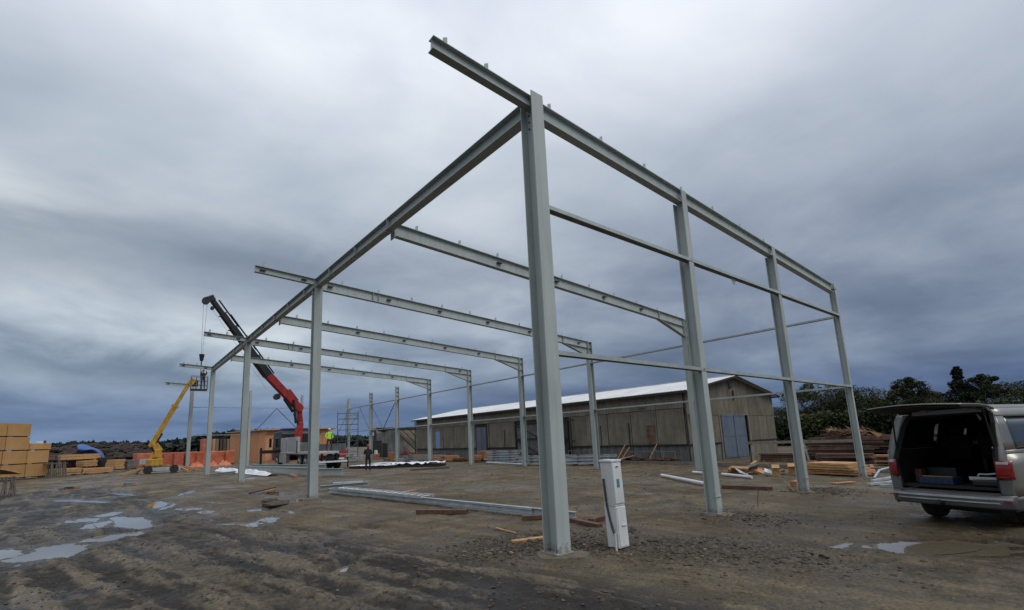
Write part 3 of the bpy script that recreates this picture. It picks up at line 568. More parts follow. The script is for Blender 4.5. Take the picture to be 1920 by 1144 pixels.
MB().tube((BX0+.75, BY0-.16, .05), (BX0+.35, BY0-.14, 2.6), .035).build('leaning_pipe', 'plinth', BN)
MB().tube((BX0-.06, BY1+.1, .05), (BX0-.06, BY1+.1, 3.7), .05).build('downpipe', 'dark', BN)
# roof sheets with standing ribs
for sgn in (-1, 1):
    nsh = 20; sw = (BY1-BY0+.9)/nsh; xm = (BX0+BX1)/2; xe = xm+sgn*((BX1-BX0)/2+.35); ze = EV-.02
    for i in range(nsh):
        m = MB(); n = 16; y0_ = BY0-.45+sw*i
        for k in range(n+1):
            yy = y0_+sw*k/n; a = .022*abs(math.sin(PI*8*k/n)); m.v += [(xm, yy, RG+a), (xe, yy, ze+a)]
        m.f = [(2*k, 2*k+1, 2*k+3, 2*k+2) for k in range(n)]; m.m = [0]*n; m.build('roof_sheet', 'roof', BN, solid=.02)
    MB().box((xe-sgn*.03, (BY0+BY1)/2, ze-.07), (.06, BY1-BY0+.86, .10)).build('fascia', 'dark', BN)
    MB().bar((xm, BY0-.44, RG-.06), (xe, BY0-.44, ze-.06), .05, .08).build('barge_board', 'dark', BN)
MB().bar((xm, BY0-.45, RG+.03), (xm, BY1+.45, RG+.03), .3, .03).build('ridge_cap', 'roof', BN)

# arched shed beyond the barn, built of ribbed sheet
AC = AT(757, 60); ar = 4.05
AS = thing('arched_shed', 'arched ribbed-sheet shed with a pale end wall beyond the barn', 'shed', (AC[0], AC[1], 0))
vd = (AC[:2]-CAM[:2]); vd = vd/np.hypot(*vd); rd = np.array([vd[1], -vd[0]])
def ash(u, w, z): p = AC[:2]+rd*u+vd*w; return (p[0], p[1], z)
L0 = -1.5; hz = ZA(740, 803, AC)
nb_ = 9
for i in range(nb_):
    a, b_ = L0+i*.95, L0+(i+1)*.95-.05
    m = MB(); m.grid(lambda s, t_: ash(-2.6+a*.9+(b_-a)*.9*t_-math.cos(PI*s*.5+PI/2*0)*0+3.3*(1-math.cos(s*PI/2))*1.0, i*.45+.2*t_, hz*math.cos(s*PI/2)+.05+.07*math.sin(t_*PI)), 14, 4)
    m.build('roof_sheet', 'wall', AS, solid=.06, smooth=True)
m = MB(); pts = [(-4.4, 0)]+[(-2.55-1.85*math.cos(q), hz*.86*math.sin(q)) for q in np.linspace(.15, PI/2, 8)]+[(-1.2, hz*.95), (1.0, 0)]
m.prism(pts, lambda p: ash(p[0], -.2, p[1]), lambda p: ash(p[0], .0, p[1])); m.build('end_wall', 'plinth', AS)
m = MB(); m.prism([(-4.2, hz*.86), (-3.2, hz*1.04), (3.2, hz*1.0), (3.6, hz*.9), (-2.6, hz*.93)], lambda p: ash(p[0], .1, p[1]), lambda p: ash(p[0], .6, p[1])); m.build('ridge_trim', 'dark', AS)
MB().tube(ash(-3.35, -.4, 0), ash(-3.35, -.4, hz*.95), .12).build('flue', 'dark', AS)

# ------------------------------------------------------------------ people
def skin_body(name, pts, edges, rad, mats, pick, parent, root=0):
    me = bpy.data.meshes.new(name); me.from_pydata([tuple(p) for p in pts], edges, []); o = link(bpy.data.objects.new(name, me))
    sk = o.modifiers.new('skin', 'SKIN'); lay = me.skin_vertices[0].data
    for i, r in enumerate(rad): lay[i].radius = (r, r) if not isinstance(r, tuple) else r; lay[i].use_root = (i == root)
    sb = o.modifiers.new('sub', 'SUBSURF'); sb.levels = sb.render_levels = 2
    dg = bpy.context.evaluated_depsgraph_get(); dg.update(); nm = bpy.data.meshes.new_from_object(o.evaluated_get(dg)); nm.name = name
    o.modifiers.clear(); o.data = nm; nm.materials.clear()
    for k in mats: nm.materials.append(MT[k])
    for p in nm.polygons: p.material_index = pick(p.center); p.use_smooth = True
    o.parent = parent; OFF[o.name] = OFF[parent.name]; return o
def person(label, loc, yaw, jacket, trouser, hat, arms='down', h=1.70, group=None, legs=.13, shoes='black', headmat='skin'):
    t = thing('person', label, 'person', loc, group); k = h/1.75
    P = [(0, 0, .95), (0, 0, 1.15), (0, .01, 1.36), (0, 0, 1.47), (0, 0, 1.55), (0, -.01, 1.66)]; R = [(.155, .11), (.15, .11), (.175, .115), (.065, .06), (.075, .085), (.085, .10)]; Ed = [(0, 1), (1, 2), (2, 3), (3, 4), (4, 5)]
    for s in (-1, 1):
        b0 = len(P); P += [(s*.10, 0, .86), (s*(legs-.01), -.02, .50), (s*legs, .01, .10), (s*(legs+.01), -.13, .045)]; R += [.095, .068, .05, (.045, .035)]; Ed += [(0, b0), (b0, b0+1), (b0+1, b0+2), (b0+2, b0+3)]
        b0 = len(P)
        if arms == 'down': A_ = [(s*.19, 0, 1.38), (s*.26, .01, 1.12), (s*.25, -.06, .87), (s*.245, -.08, .77)]
        elif arms == 'hips': A_ = [(s*.19, 0, 1.38), (s*.33, .03, 1.16), (s*.24, -.10, 1.02), (s*.17, -.13, 1.00)]
        elif arms == 'front': A_ = [(s*.19, 0, 1.38), (s*.26, -.04, 1.13), (s*.18, -.24, 1.16), (s*.12, -.31, 1.20)]
        else: A_ = [(s*.19, -.02, 1.38), (s*.24, -.26, 1.40), (s*.16, -.45, 1.55), (s*.14, -.52, 1.60)]
        P += A_; R += [.068, .052, .04, .038]; Ed += [(2, b0), (b0, b0+1), (b0+1, b0+2), (b0+2, b0+3)]
    hands = [np.array(P[9]), np.array(P[17])] if len(P) > 17 else []
    hp = [np.array(P[i]) for i in (13, 21)] if len(P) > 21 else [np.array(P[13])]
    cs, sn = math.cos(yaw), math.sin(yaw)
    ends = [P[6+4+3], P[6+8+4+3]]
    def pick(c):
        if c.z > 1.50*k: return 0
        for e in ends:
            if (Vector((e[0]*k, e[1]*k, e[2]*k))-c).length < .065: return 0
        if c.z < .10*k: return 3
        if c.z > .93*k or (abs(c.x) > .215*k and c.z > .74*k): return 1
        return 2
    o = skin_body('body', [(a*k, b_*k, c*k) for a, b_, c in P], Ed, [tuple(q*k for q in r) if isinstance(r, tuple) else r*k for r in R], [headmat, jacket, trouser, shoes], pick, t)
    for e in ends:
        m = MB(); e = np.array(e)*k
        for j, q in enumerate((-.024, -.008, .008, .024)): m.tube(e+np.array((q, -.01, -.02)), e+np.array((q*1.2, -.03, -.075+.006*abs(j-1.5))), .0085, .006, 5)
        m.tube(e+np.array((0, -.03, -.01)), e+np.array((0, -.06, -.045)), .009, .007, 5)
        m.v = [tuple(np.array(v)+np.array(loc)) for v in m.v]; m.build('hand', 'skin', t)
    m = MB(); m.tube((0, -.115*k, 1.64*k), (0, -.085*k, 1.67*k), .014, .01, 6)
    for s in (-1, 1): m.box((s*.03*k, -.105*k, 1.675*k), (.02, .01, .01))
    m.v = [tuple(np.array(v)+np.array(loc)) for v in m.v]; m.build('face', 'skin', t)
    m = MB(); m.grid(lambda u, v: (loc[0]+.112*k*math.cos(2*PI*u)*math.cos(v*PI/2), loc[1]-.0+.125*k*math.sin(2*PI*u)*math.cos(v*PI/2), loc[2]+1.68*k+.10*k*math.sin(v*PI/2)), 14, 6)
    if 'hood' in hat or 'cap' in hat: pass
    m.build('helmet' if 'hood' not in hat else 'hood', hat.split(':')[1], t, smooth=True)
    t.rotation_euler = (0, 0, yaw); return t

# ------------------------------------------------------------------ loader-crane truck (long axis runs along +y, cab far end)
TX0, TX1, TY0, TY1 = 5.62, 8.02, 28.1, 38.6
TR = thing('crane_truck', 'dark flatbed truck with grey side boxes and raised red and black loader crane', 'truck', ((TX0+TX1)/2, 33, 0)); xm = (TX0+TX1)/2
MB().box((xm, (TY0+TY1)/2-.2, .78), (.9, TY1-TY0-.8, .26)).build('chassis', 'black', TR)
def wheel(y, side, r=.5, par=TR, w=.34):
    x = TX0+.18 if side < 0 else TX1-.18; m = MB(); m.tube((x-w/2, y, r), (x+w/2, y, r), r, n=22); wl = m.build('wheel', 'rubber', par, bevel=.03)
    xo = x-w/2-.004 if side < 0 else x+w/2+.004; MB().tube((xo-.01, y, r), (xo+.02, y, r), r*.58, n=16).build('rim', 'alu', wl); MB().tube((xo-.05, y, r), (xo+.02, y, r), r*.2, n=12).build('hub', 'black', wl)
for y in (29.6, 31.0, 36.9): wheel(y, -1); wheel(y, 1)
cab = MB(); pr = [(34.9+.9, .55), (38.55, .55), (38.6, 1.35), (38.35, 2.55), (38.0, 2.85), (36.0, 2.9), (35.8, 2.7)]
cab.prism(pr, lambda p: (TX0+.04, p[0], p[1]), lambda p: (TX1-.04, p[0], p[1])); cab = cab.build('cab', 'black', TR, bevel=.06)
MB().prism([(36.5, 1.65), (37.95, 1.60), (37.85, 2.4), (36.55, 2.45)], lambda p: (TX0+.025, p[0], p[1]), lambda p: (TX0+.05, p[0], p[1])).build('side_window', 'glass', cab)
MB().bar((xm, 38.60, 1.5), (xm, 38.37, 2.5), 2.1, .02, (0, 1, 0)).build('windscreen', 'glass', cab)
MB().box((TX0-.22, 38.2, 2.0), (.18, .12, .75)).bar((TX0, 38.2, 2.35), (TX0-.22, 38.2, 2.35), .04, .04).build('wing_mirror', 'black', cab, bevel=.02)
MB().box((xm, 36.7, 3.0), (2.0, 1.0, .25)).build('roof_deflector', 'navy', cab, bevel=.05)
MB().box((TX0+.12, 35.0, 1.75), (.30, 1.5, 1.15)).build('side_locker', 'greybox', TR, bevel=.01)
MB().box((TX0+.10, 35.1, .78), (.30, 1.9, .72)).build('fuel_tank', 'greybox', TR, bevel=.03)
MB().box((TX0+.12, 32.9, 1.75), (.28, 2.3, 1.15)).build('side_locker', 'greybox', TR, bevel=.01)
MB().box((TX0+.10, 34.0, 1.185), (.34, 4.4, .05)).build('locker_shelf', 'white', TR)
MB().box((TX0-.03, 31.5, 1.6), (.06, .1, .9)).build('exhaust_stack', 'black', TR)
DK = 1.22
MB().box((xm, 31.2, DK-.07), (TX1-TX0, 6.2, .14)).build('load_bed', 'alu', TR)
MB().box((xm, 28.085, DK-.07), (TX1-TX0, .03, .12)).build('bed_edge', 'alu', TR); MB().box((TX1-.28, 28.06, DK-.08), (.62, .03, .18)).build('tail_board', 'red', TR)
MB().box((xm+.35, 34.05, DK+.36), (1.8, .08, .72)).build('headboard', 'plinth', TR)
MB().box((TX1-.03, 31.2, DK+.26), (.05, 5.6, .52)).build('side_board', 'plinth', TR)
MB().box((xm, 28.1, .52), (2.4, .1, .11)).build('under_run_bar', 'white', TR)
for x in (xm-.5, xm+.5): MB().box((x, 28.3, .8), (.08, .3, .6)).build('bar_bracket', 'black', TR)
MB().box((TX1-.32, 28.12, .86), (.46, .06, .16)).build('tail_lamp', 'red', TR); MB().box((TX0+.32, 28.12, .86), (.46, .06, .16)).build('tail_lamp', 'red', TR)
MB().box((TX1-.42, 28.1, .70), (.36, .02, .12)).build('number_plate', 'white', TR)
# outriggers
MB().box((TX0-.75, 35.95, 1.30), (1.5, .26, .26)).build('outrigger_beam', 'black', TR)
g_ = MB().tube((TX0-1.42, 35.95, .1), (TX0-1.42, 35.95, 1.62), .085).build('outrigger_leg', 'black', TR); MB().tube((TX0-1.42, 35.95, .0), (TX0-1.42, 35.95, .1), .2).build('foot_plate', 'greybox', g_)
g_ = MB().tube((TX1+.28, 28.7, .05), (TX1+.28, 28.7, .75), .05).build('outrigger_leg', 'black', TR)
# crane column and boom: all in the plane between turret and hook
T0 = np.array([5.95, 35.3, 0.0])
def CP(px, py, w=0): q = np.array([T0[0]-.0, T0[1], 0]); return np.array([q[0], q[1], ZA(px, py, q)])
def onway(px, py, f):   # boom plane: from the turret to the hook above (-.6, 31.4)
    d = np.array([-.55, 32.0])-T0[:2]; R = ray(px, py); n_ = np.array([-d[1], d[0]]); t_ = ((T0[:2]-CAM[:2])@n_)/(R[:2]@n_); return CAM+R*t_
MB().box((T0[0]+.2, T0[1], 1.6), (.75, .6, 1.5)).build('crane_base', 'black', TR, bevel=.03)
e0 = onway(559, 818, 0); e1 = onway(563, 792, 0); e2 = onway(560, 765, 0); e3 = onway(520, 728, 0); e4 = onway(499, 700, 0); e5 = onway(398, 563, 0)
MB().bar((e0[0], e0[1], 1.4), e1, .42, .5, (0, 1, 0)).build('crane_column', 'red', TR, bevel=.03)
MB().bar(e1, e2+(0, 0, .1), .36, .42, (0, 1, 0)).build('crane_mast', 'red', TR, bevel=.03)
MB().bar(onway(566, 812, 0), onway(551, 776, 0), .10, .12).build('mast_rib', 'black', TR)
MB().tube(e2+(0, -.35, 0), e2+(0, .35, 0), .30, n=16).build('elbow_joint', 'red', TR)
MB().tube(onway(553, 794, 0)+(0, -.25, 0), onway(549, 755, 0)+(0, -.25, .2), .10).build('lift_cylinder', 'black', TR)
bm = MB().bar(e2, e4, .34, .62); bm = bm.build('main_boom', 'red', TR, bevel=.03)
MB().bar(onway(556, 752, 0), onway(540, 731, 0), .36, .2, mi=0).build('boom_reinforcement', 'red', bm)
MB().tube(onway(549, 772, 0), onway(533, 748, 0), .12).build('boom_cylinder', 'black', TR)
MB().tube(onway(519, 744, 0)+(0, -.2, 0), onway(519, 744, 0)+(0, .2, 0), .24, n=18).build('winch_drum', 'black', TR)
sg = [e4+(e5-e4)*q for q in (-.03, .22, .44, .64, .82, 1.0)]
for i in range(5):
    wv = .60-.07*i
    MB().bar(sg[i], sg[i+1]+(sg[i+1]-sg[i])*.03, wv*.75, wv).build('boom_section', 'black', TR, bevel=.02)
    MB().bar(sg[i+1]-(sg[i+1]-sg[i])*.02, sg[i+1]+(sg[i+1]-sg[i])*.03, wv*.9, wv*1.35).build('section_collar', 'black', TR)
dv = (e5-e4)/np.linalg.norm(e5-e4); nv = np.cross(dv, np.array((0.3, 1, 0))); nv /= np.linalg.norm(nv)
if nv[2] < 0: nv = -nv
for a, b_, off in ((-.05, .5, .45), (.3, .78, .42), (.62, .97, .36)):
    p = e4+(e5-e4)*a; q = e4+(e5-e4)*b_; MB().tube(p+nv*off, q+nv*off, .055, n=8).build('extension_cylinder', 'black', TR)
hd = onway(386, 563, 0); MB().bar(onway(400, 558, 0), hd, .35, .42).build('boom_head', 'black', TR, bevel=.04)
MB().tube(hd+(0, -.14, -.05), hd+(0, .14, -.05), .24, n=16).build('sheave', 'black', TR)
MB().tube(onway(398, 578, 0)+(0, -.1, 0), onway(398, 578, 0)+(0, .1, 0), .13, n=12).build('sheave', 'black', TR)
hk = np.array([hd[0]-.02, hd[1], ZA(378, 670, hd)])
for o_ in (-.12, .10): MB().tube((hd[0]+o_, hd[1]+.05, hd[2]-.1), (hk[0]+o_*.35, hk[1], hk[2]+.15), .014, n=5).build('hoist_rope', 'alu', TR)
MB().tube(hk+(0, 0, -.25), hk+(0, 0, .2), .10, .17, n=14).build('hook_block', 'black', TR)
m = MB().tube(hk+(0, 0, -.55), hk+(0, 0, -.1), .035).build('hook', 'black', TR)
MB().tube(hk+(0, 0, -1.5), hk+(0, 0, -.55), .02, n=5).build('lifting_sling', 'black', TR)
MB().tube(onway(398, 580, 0), onway(500, 730, 0), .012, n=4).build('winch_rope', 'alu', TR)
pj_ = [onway(556, 812, 0), onway(549, 812, 0), onway(548, 845, 0)]
MB().bar(onway(556, 806, 0)+(0, -1, 0), onway(548, 808, 0)+(0, -1, 0), .14, .2).bar(onway(548, 806, 0)+(0, -1, 0), onway(546, 842, 0)+(0, -1, 0), .14, .16, (0, 1, 0)).build('stowed_arm', 'red', TR)
hv = AT(617, 37.2); hv = np.array([6.75+.0, 29.0, DK])
R_ = ray(617, 840); t_ = (29.2-CAM[1])/R_[1]; hvx = CAM[0]+R_[0]*t_
person('worker in yellow hi-vis jacket and plum trousers standing on the truck bed', (hvx, 29.2, DK), math.radians(12), 'hiviz', 'trousers', 'helmet:alu', 'hips', 1.58, legs=.2)
bp_ = G(690, 883); person('person in black jacket and red hood standing on the ground beside the truck', (bp_[0], bp_[1], 0), math.radians(160), 'blackcloth', 'blackcloth', 'hood:hoodred', 'front', 1.57, headmat='hoodred')

# ------------------------------------------------------------------ yellow boom lift with basket
lb = G(293, 888); LF = thing('boom_lift', 'yellow trailer boom lift with outriggers, its basket raised to the eave beam', 'boom lift', (lb[0], lb[1], 0))
D_ = np.hypot(*(lb[:2]-CAM[:2])); vd = (lb[:2]-CAM[:2])/D_; rd = np.array([vd[1], -vd[0]])
def LP(px, py, dep=0.0):   # a point of the lift plane, facing across the view
    R = ray(px, py); t_ = (D_+dep)/(R[:2]@vd); return CAM+R*t_
MB().bar(LP(268, 881), LP(338, 878), 1.1, .26).build('chassis', 'greybox', LF, bevel=.02); MB().bar(LP(272, 875), LP(330, 874), .8, .12).build('deck', 'greywood', LF)
for px in (277, 326):
    for dp in (-.45, .45):
        c = LP(px, 883, dp); c[2] = .30; wl = MB().tube(c-np.array([vd[0], vd[1], 0])*.11, c+np.array([vd[0], vd[1], 0])*.11, .30, n=16).build('wheel', 'rubber', LF)
for a, b_, dp in (((270, 877), (228, 893), -.6), ((338, 877), (352, 887), -.8), ((270, 874), (255, 878), .9), ((335, 873), (368, 876), 1.2), ((312, 872), (352, 884), .3)):
    p = LP(*a); q = LP(*b_, dp); q[2] = max(q[2], .08) if True else 0; q[2] = .08
    l_ = MB().bar(p, q, .12, .14).build('outrigger', 'woodlt', LF); MB().tube((q[0], q[1], 0), (q[0], q[1], .08), .18).build('foot_plate', 'yellow', l_)
MB().bar(LP(276, 868), LP(306, 866), .9, .55).build('turntable', 'yellow', LF, bevel=.06); MB().bar(LP(262, 866), LP(276, 865), .6, .4).build('control_box', 'greybox', LF)
MB().tube(LP(291, 884), LP(291, 858), .25).build('slew_post', 'black', LF)
MB().bar(LP(283, 862), LP(289, 848), .30, .3).build('lower_link', 'yellow', LF); MB().bar(LP(290, 852), LP(304, 850), .4, .7).build('link_housing', 'yellow', LF, bevel=.04)
MB().bar(LP(300, 853), LP(281, 832), .32, .34).build('lower_boom', 'yellow', LF, bevel=.03); MB().bar(LP(303, 846), LP(292, 832), .3, .28).build('lower_boom', 'yellow', LF, bevel=.03)
MB().tube(LP(293, 856), LP(284, 838, -.2), .07).build('link_cylinder', 'black', LF)
a, b_ = LP(282, 838), LP(356, 716); k1 = a+(b_-a)*.35; k2 = a+(b_-a)*.62
MB().bar(a, k2, .26, .36).build('upper_boom', 'yellow', LF, bevel=.02); MB().bar(k1, b_, .20, .26).build('upper_boom', 'yellow', LF, bevel=.02); MB().bar(k2-(b_-a)*.02, k2+(b_-a)*.01, .3, .5).build('boom_collar', 'yellow', LF)
MB().tube(LP(286, 842), LP(302, 808, -.2)+np.array((.1, 0, -.2)), .06).build('lift_cylinder', 'black', LF); MB().bar(a+np.array((0, 0, -.22)), b_+np.array((0, 0, -.2)), .10, .12).build('hose_carrier', 'wooddk', LF)
MB().bar(LP(354, 722), LP(364, 712), .3, .4).build('basket_knuckle', 'yellow', LF)
B0, B1 = LP(357, 731), LP(388, 730); bz = B0[2]; hh_ = LP(372, 706)[2]-bz
ex = (B1-B0); ex[2] = 0; L_ = np.hypot(ex[0], ex[1]); ex /= L_; ey = np.array([vd[0], vd[1], 0])
def bk(u, w, z): return B0+ex*u+ey*w+np.array((0, 0, z))
m = MB().bar(bk(0, 0, .0), bk(L_, 0, .0), .75, .10); bsk = m.build('basket_floor', 'black', LF)
for z in (.4, .75, hh_):
    for w in (-.35, .35): MB().tube(bk(0, w, z), bk(L_, w, z), .022, n=6).build('guard_rail', 'greywood', bsk)
for u in (0, L_*.33, L_*.66, L_):
    for w in (-.35, .35): MB().tube(bk(u, w, 0), bk(u, w, hh_), .022, n=6).build('rail_post', 'greywood', bsk)
MB().bar(bk(.05, .1, .55), bk(.5, .1, .55), .3, .5).build('control_console', 'black', bsk)
person('worker in black clothing in the raised basket reaching up to the beam', tuple(bk(L_*.72, 0, .05)), math.radians(0), 'blackcloth', 'blackcloth', 'helmet:black', 'up', 1.62)

# ------------------------------------------------------------------ material stacks in the distance
def frame_at(px0, px1, D, skew=0.0):
    """ground frame: origin under px0 at distance D, u towards px1, w away"""
    a = AT(px0, D); b_ = AT(px1, D+skew); u = (b_-a)[:2]; L = np.hypot(*u); u = u/L; w = np.array([-u[1], u[0]])
    if w@(a[:2]-CAM[:2]) < 0: w = -w
    return a, u, w, L
def fbox(fr, u0, u1, z0, z1, d0, d1): 
    a, u, w, L = fr; pts = []
    m = MB()
    vs = [(a[0]+u[0]*p+w[0]*q, a[1]+u[1]*p+w[1]*q, z) for z in (z0, z1) for q in (d0, d1) for p in (u0, u1)]
    return m.add(vs, [(0, 2, 3, 1), (4, 5, 7, 6), (0, 1, 5, 4), (2, 6, 7, 3), (0, 4, 6, 2), (1, 3, 7, 5)])
def far_h(px, py, D): return ZA(px, py, AT(px, D))
# insulation-board packs on the left
D = 50.0; fr = frame_at(52, 92, D, 1.2); pwid = fr[3]; ph = (far_h(72, 849, D)-far_h(72, 897, D))/2-.02; g0z = .16
names = [['second pack from the right', 'bottom'], ]
rows = [(0, 4, -2.02), (1, 4, -1.0), (2, 3, 0.0)]
colname = {0: 'rightmost', 1: 'middle', 2: 'left'}
for c, nrow in ((0, 2), (1, 4), (2, 4), (3, 4)):
    for r in range(nrow+(1 if c == 0 else 0)):
        u0 = -c*(pwid+.07)+(.0 if r < 2 else .10); hgt = ph if not (c == 0 and r == 2) else ph*.5
        z0 = g0z+r*(ph+.07); m = fbox(fr, u0, u0+pwid, z0, z0+hgt, 0, 1.25)
        rn = ['bottom one', 'second from ground', 'third from ground', 'topmost'][r]
        cn = ['rightmost column', 'second column from the right', 'third column from the right', 'leftmost column'][c]
        lab = f'tan board pack, {rn}, {cn} of the stack' if not (c == 0 and r == 2) else 'thin half-height tan pack on top of the right-hand column of the big stack'
        t = single(m, 'board_pack', 'plywood', lab, 'pack', 'tan board packs stacked at the left', bevel=.012)
        b_ = fbox(fr, u0+.08, u0+.2, z0-.08, z0, .1, 1.1)
        q = b_; q2 = fbox(fr, u0+pwid-.2, u0+pwid-.08, z0-.08, z0, .1, 1.1)
        for qq in (q, q2): qq.v = (np.array(qq.v)).tolist(); oo = qq.build('bearer', 'wooddk', t)
        es = fbox(fr, u0+pwid, u0+pwid+.02, z0+.02, z0+hgt-.02, .02, 1.23).build('end_boards', 'woodlt', t)
# grey slatted stands
def slat_stand(px0, px1, D, h, n, label, top=None, dep=1.4):
    fr = frame_at(px0, px1, D, .6); t = thing('slat_stand', label, 'stand', (*fr[0][:2], 0)); a, u, w, L = fr
    for k in range(n):
        p = L*(k+.5)/n; lean = random.uniform(-.12, .22)
        for q in (0, dep):
            b0 = (a[0]+u[0]*p+w[0]*q, a[1]+u[1]*p+w[1]*q, 0); b1 = (a[0]+u[0]*(p-lean)+w[0]*q, a[1]+u[1]*(p-lean)+w[1]*q, h)
            MB().bar(b0, b1, .07, .05, (w[0], w[1], 0)).build('slat', 'greywood', t)
        MB().bar((b0[0]-w[0]*dep, b0[1]-w[1]*dep, h*.9), (b0[0], b0[1], h*.9), .06, .06).build('cross_bar', 'greywood', t)
    if top:
        m = MB(); m.grid(lambda s, v: (a[0]+u[0]*(s*L*1.15-.1*L)+w[0]*dep*v, a[1]+u[1]*(s*L*1.15-.1*L)+w[1]*dep*v, h+.04+top*math.sin(PI*min(1, s*.6+.35))), 16, 4); m.build('curved_board', 'woodlt', t, solid=.04, smooth=True)
slat_stand(-30, 42, 29.0, far_h(20, 896, 29.0)-far_h(20, 933, 29), 11, 'grey slatted stand with a curved pale board on top in front of the tan packs', .32)
slat_stand(99, 131, 50, 1.15, 9, 'small grey slatted stand beside the long timber packs')
# sawn timber packs
def timber(px0, px1, pyt, pyb, D, mk, label, nl=4, depth=1.2, zb=None, cols=1, cat='timber stack', group='sawn timber stacks'):
    fr = frame_at(px0, px1, D, .5); a, u, w, L = fr; zt = far_h((px0+px1)/2, pyt, D); z0 = max(.06, far_h((px0+px1)/2, pyb, D)) if zb is None else zb
    t = thing('timber_stack', label, cat, (*a[:2], 0), group); lh = (zt-z0)/nl
    for r in range(nl):
        for c in range(cols):
            j = random.uniform(-.06, .06); fbox(fr, L*c/cols+j, L*(c+1)/cols-.02+j, z0+r*lh, z0+(r+1)*lh-.018, random.uniform(-.03, .03), depth).build('board_layer', mk, t)
    for uu in (.15, .8): fbox(fr, L*uu, L*uu+.12, max(0, z0-.1), z0, 0, depth).build('bearer', 'wooddk', t)
    return t
timber(116, 190, 851, 861, 58, 'woodlt', 'long fresh timber pack raised on dark blocks behind the slatted stand', 2)
timber(115, 186, 862, 874, 59, 'wooddk', 'dark layers added for the shaded gap under the raised fresh timber pack', 2)  # dark boards put in for the shade of an open gap
timber(160, 186, 863, 874, 57, 'woodlt', 'short fresh timber bundle tucked below the raised pack', 3)
timber(100, 158, 878, 889, 52, 'woodlt', 'low fresh timber pack on the mud, left one of two end to end', 3, zb=.1)
timber(159, 216, 877, 888, 52.5, 'woodlt', 'low fresh timber pack on the mud, right one of two end to end', 3, zb=.1)
timber(189, 201, 858, 874, 58, 'woodlt', 'narrow fresh timber stack left of the black drum-like block', 4)
timber(201, 218, 857, 878, 57, 'dark', 'black covered stack between two fresh timber stacks', 1)
timber(219, 236, 861, 879, 56, 'woodlt', 'tan timber stack nearest the yellow lift', 4)
timber(240, 262, 862, 878, 57, 'greywood', 'grey pallet pile just left of the orange packs', 5)
# brick packs in orange film
for i, (a, b_, yt, yb, mk, lab) in enumerate(((257, 290, 850, 877, 'wrap', 'orange film-wrapped brick pack at the far left of the row'), (290, 308, 851, 877, 'brickwrap', 'brick pack in torn film behind the lift chassis'), (308, 327, 849, 877, 'brickwrap', 'striped brick pack just right of the lift'),
        (328, 346, 848, 877, 'brickwrap', 'brick pack with printed film left of the far column'), (353, 371, 847, 873, 'wrap', 'bright orange pack just right of the far column'), (371, 382, 847, 873, 'wrap', 'narrow orange pack left of the second far column'),
        (392, 423, 846, 872, 'wrap', 'large bright orange pack right of the second far column'), (424, 441, 845, 858, 'wrap', 'dull orange pack at the right end of the row'))):
    fr = frame_at(a, b_, 60, .4); zt = far_h((a+b_)/2, yt, 60); m = fbox(fr, 0, fr[3]-.03, .1, zt, 0, 1.3); t = single(m, 'brick_pack', mk, lab, 'brick pack', 'orange-wrapped brick packs in a row', bevel=.05)
    fbox(fr, .05, fr[3]-.05, 0, .1, 0, 1.2).build('pallet', 'wooddk', t)
for i, (a, b_, D) in enumerate(((355, 385, 57), (390, 412, 56.5), (408, 436, 58))):
    fr = frame_at(a, b_, D); m = MB(); q = random.Random(i); m.grid(lambda s, v: (fr[0][0]+fr[1][0]*s*fr[3]+fr[2][0]*v*1.2, fr[0][1]+fr[1][1]*s*fr[3]+fr[2][1]*v*1.2, max(.0, .55*math.sin(PI*s)*math.sin(PI*v)*(.6+.5*q.random()))), 12, 6)
    single(m, 'loose_film', 'wrap', ['loose orange film lying in front of the bright orange pack', 'crumpled orange film at the foot of the second far column', 'heap of torn orange film beside the board house'][i], 'plastic film')
# upright board elements behind the brick packs
for i, (a, b_, mk) in enumerate(((379, 386, 'wrap'), (398, 404, 'osb'), (404, 410, 'greywood'), (412, 417, 'wooddk'), (418, 424, 'wooddk'), (425, 430, 'greywood'))):
    fr = frame_at(a, b_, 66, .1); m = fbox(fr, 0, fr[3]-.05, .0, far_h(a, 823, 66), 0, 1.0); single(m, 'wall_element', mk, ['reddish', 'tan, left', 'grey-tan', 'dark brown, left', 'dark brown, right', 'grey-tan, rightmost'][i]+' upright wall element standing behind the orange packs', 'wall element', 'upright wall elements behind the orange packs')
# board-clad house block
HB = thing('board_house', 'windowless orange board-clad house shell behind the crane truck', 'house', (*AT(530, 66)[:2], 0))
fr = frame_at(430, 497, 70, -5.5); a_, u_, w_, L_ = fr
D1 = 64.5; hl = far_h(440, 812, 70); hr = far_h(497, 807, 64.5)
n = 5
for k in range(n):
    m = MB(); p, q = L_*k/n, L_*(k+1)/n-.03; za = hl+(hr-hl)*k/n; zb = hl+(hr-hl)*(k+1)/n
    vs = [(a_[0]+u_[0]*x_+w_[0]*y_, a_[1]+u_[1]*x_+w_[1]*y_, z_) for y_ in (0, .12) for x_, z_ in ((p, 0), (q, 0), (q, zb), (p, za))]
    m.add(vs, [(0, 1, 2, 3), (7, 6, 5, 4), (0, 4, 5, 1), (1, 5, 6, 2), (2, 6, 7, 3), (3, 7, 4, 0)]); m.build('wall_board', 'osb', HB)
fr2 = frame_at(497, 618, 64.5, .6); n = 8; h2 = far_h(560, 805, 64.5)
for k in range(n): fbox(fr2, fr2[3]*k/n, fr2[3]*(k+1)/n-.03, 0 if k else 0, h2*.84+random.uniform(-.02, .02), 0, .12).build('wall_board', 'osb', HB)
for k in range(n): fbox(fr2, fr2[3]*k/n, fr2[3]*(k+1)/n-.03, h2*.85, h2*.985, -.03, .12).build('wall_board', 'osb', HB)
fbox(fr2, -.1, fr2[3]+.7, h2*.99, h2*1.03, -.5, 6).build('roof', 'woodlt', HB)
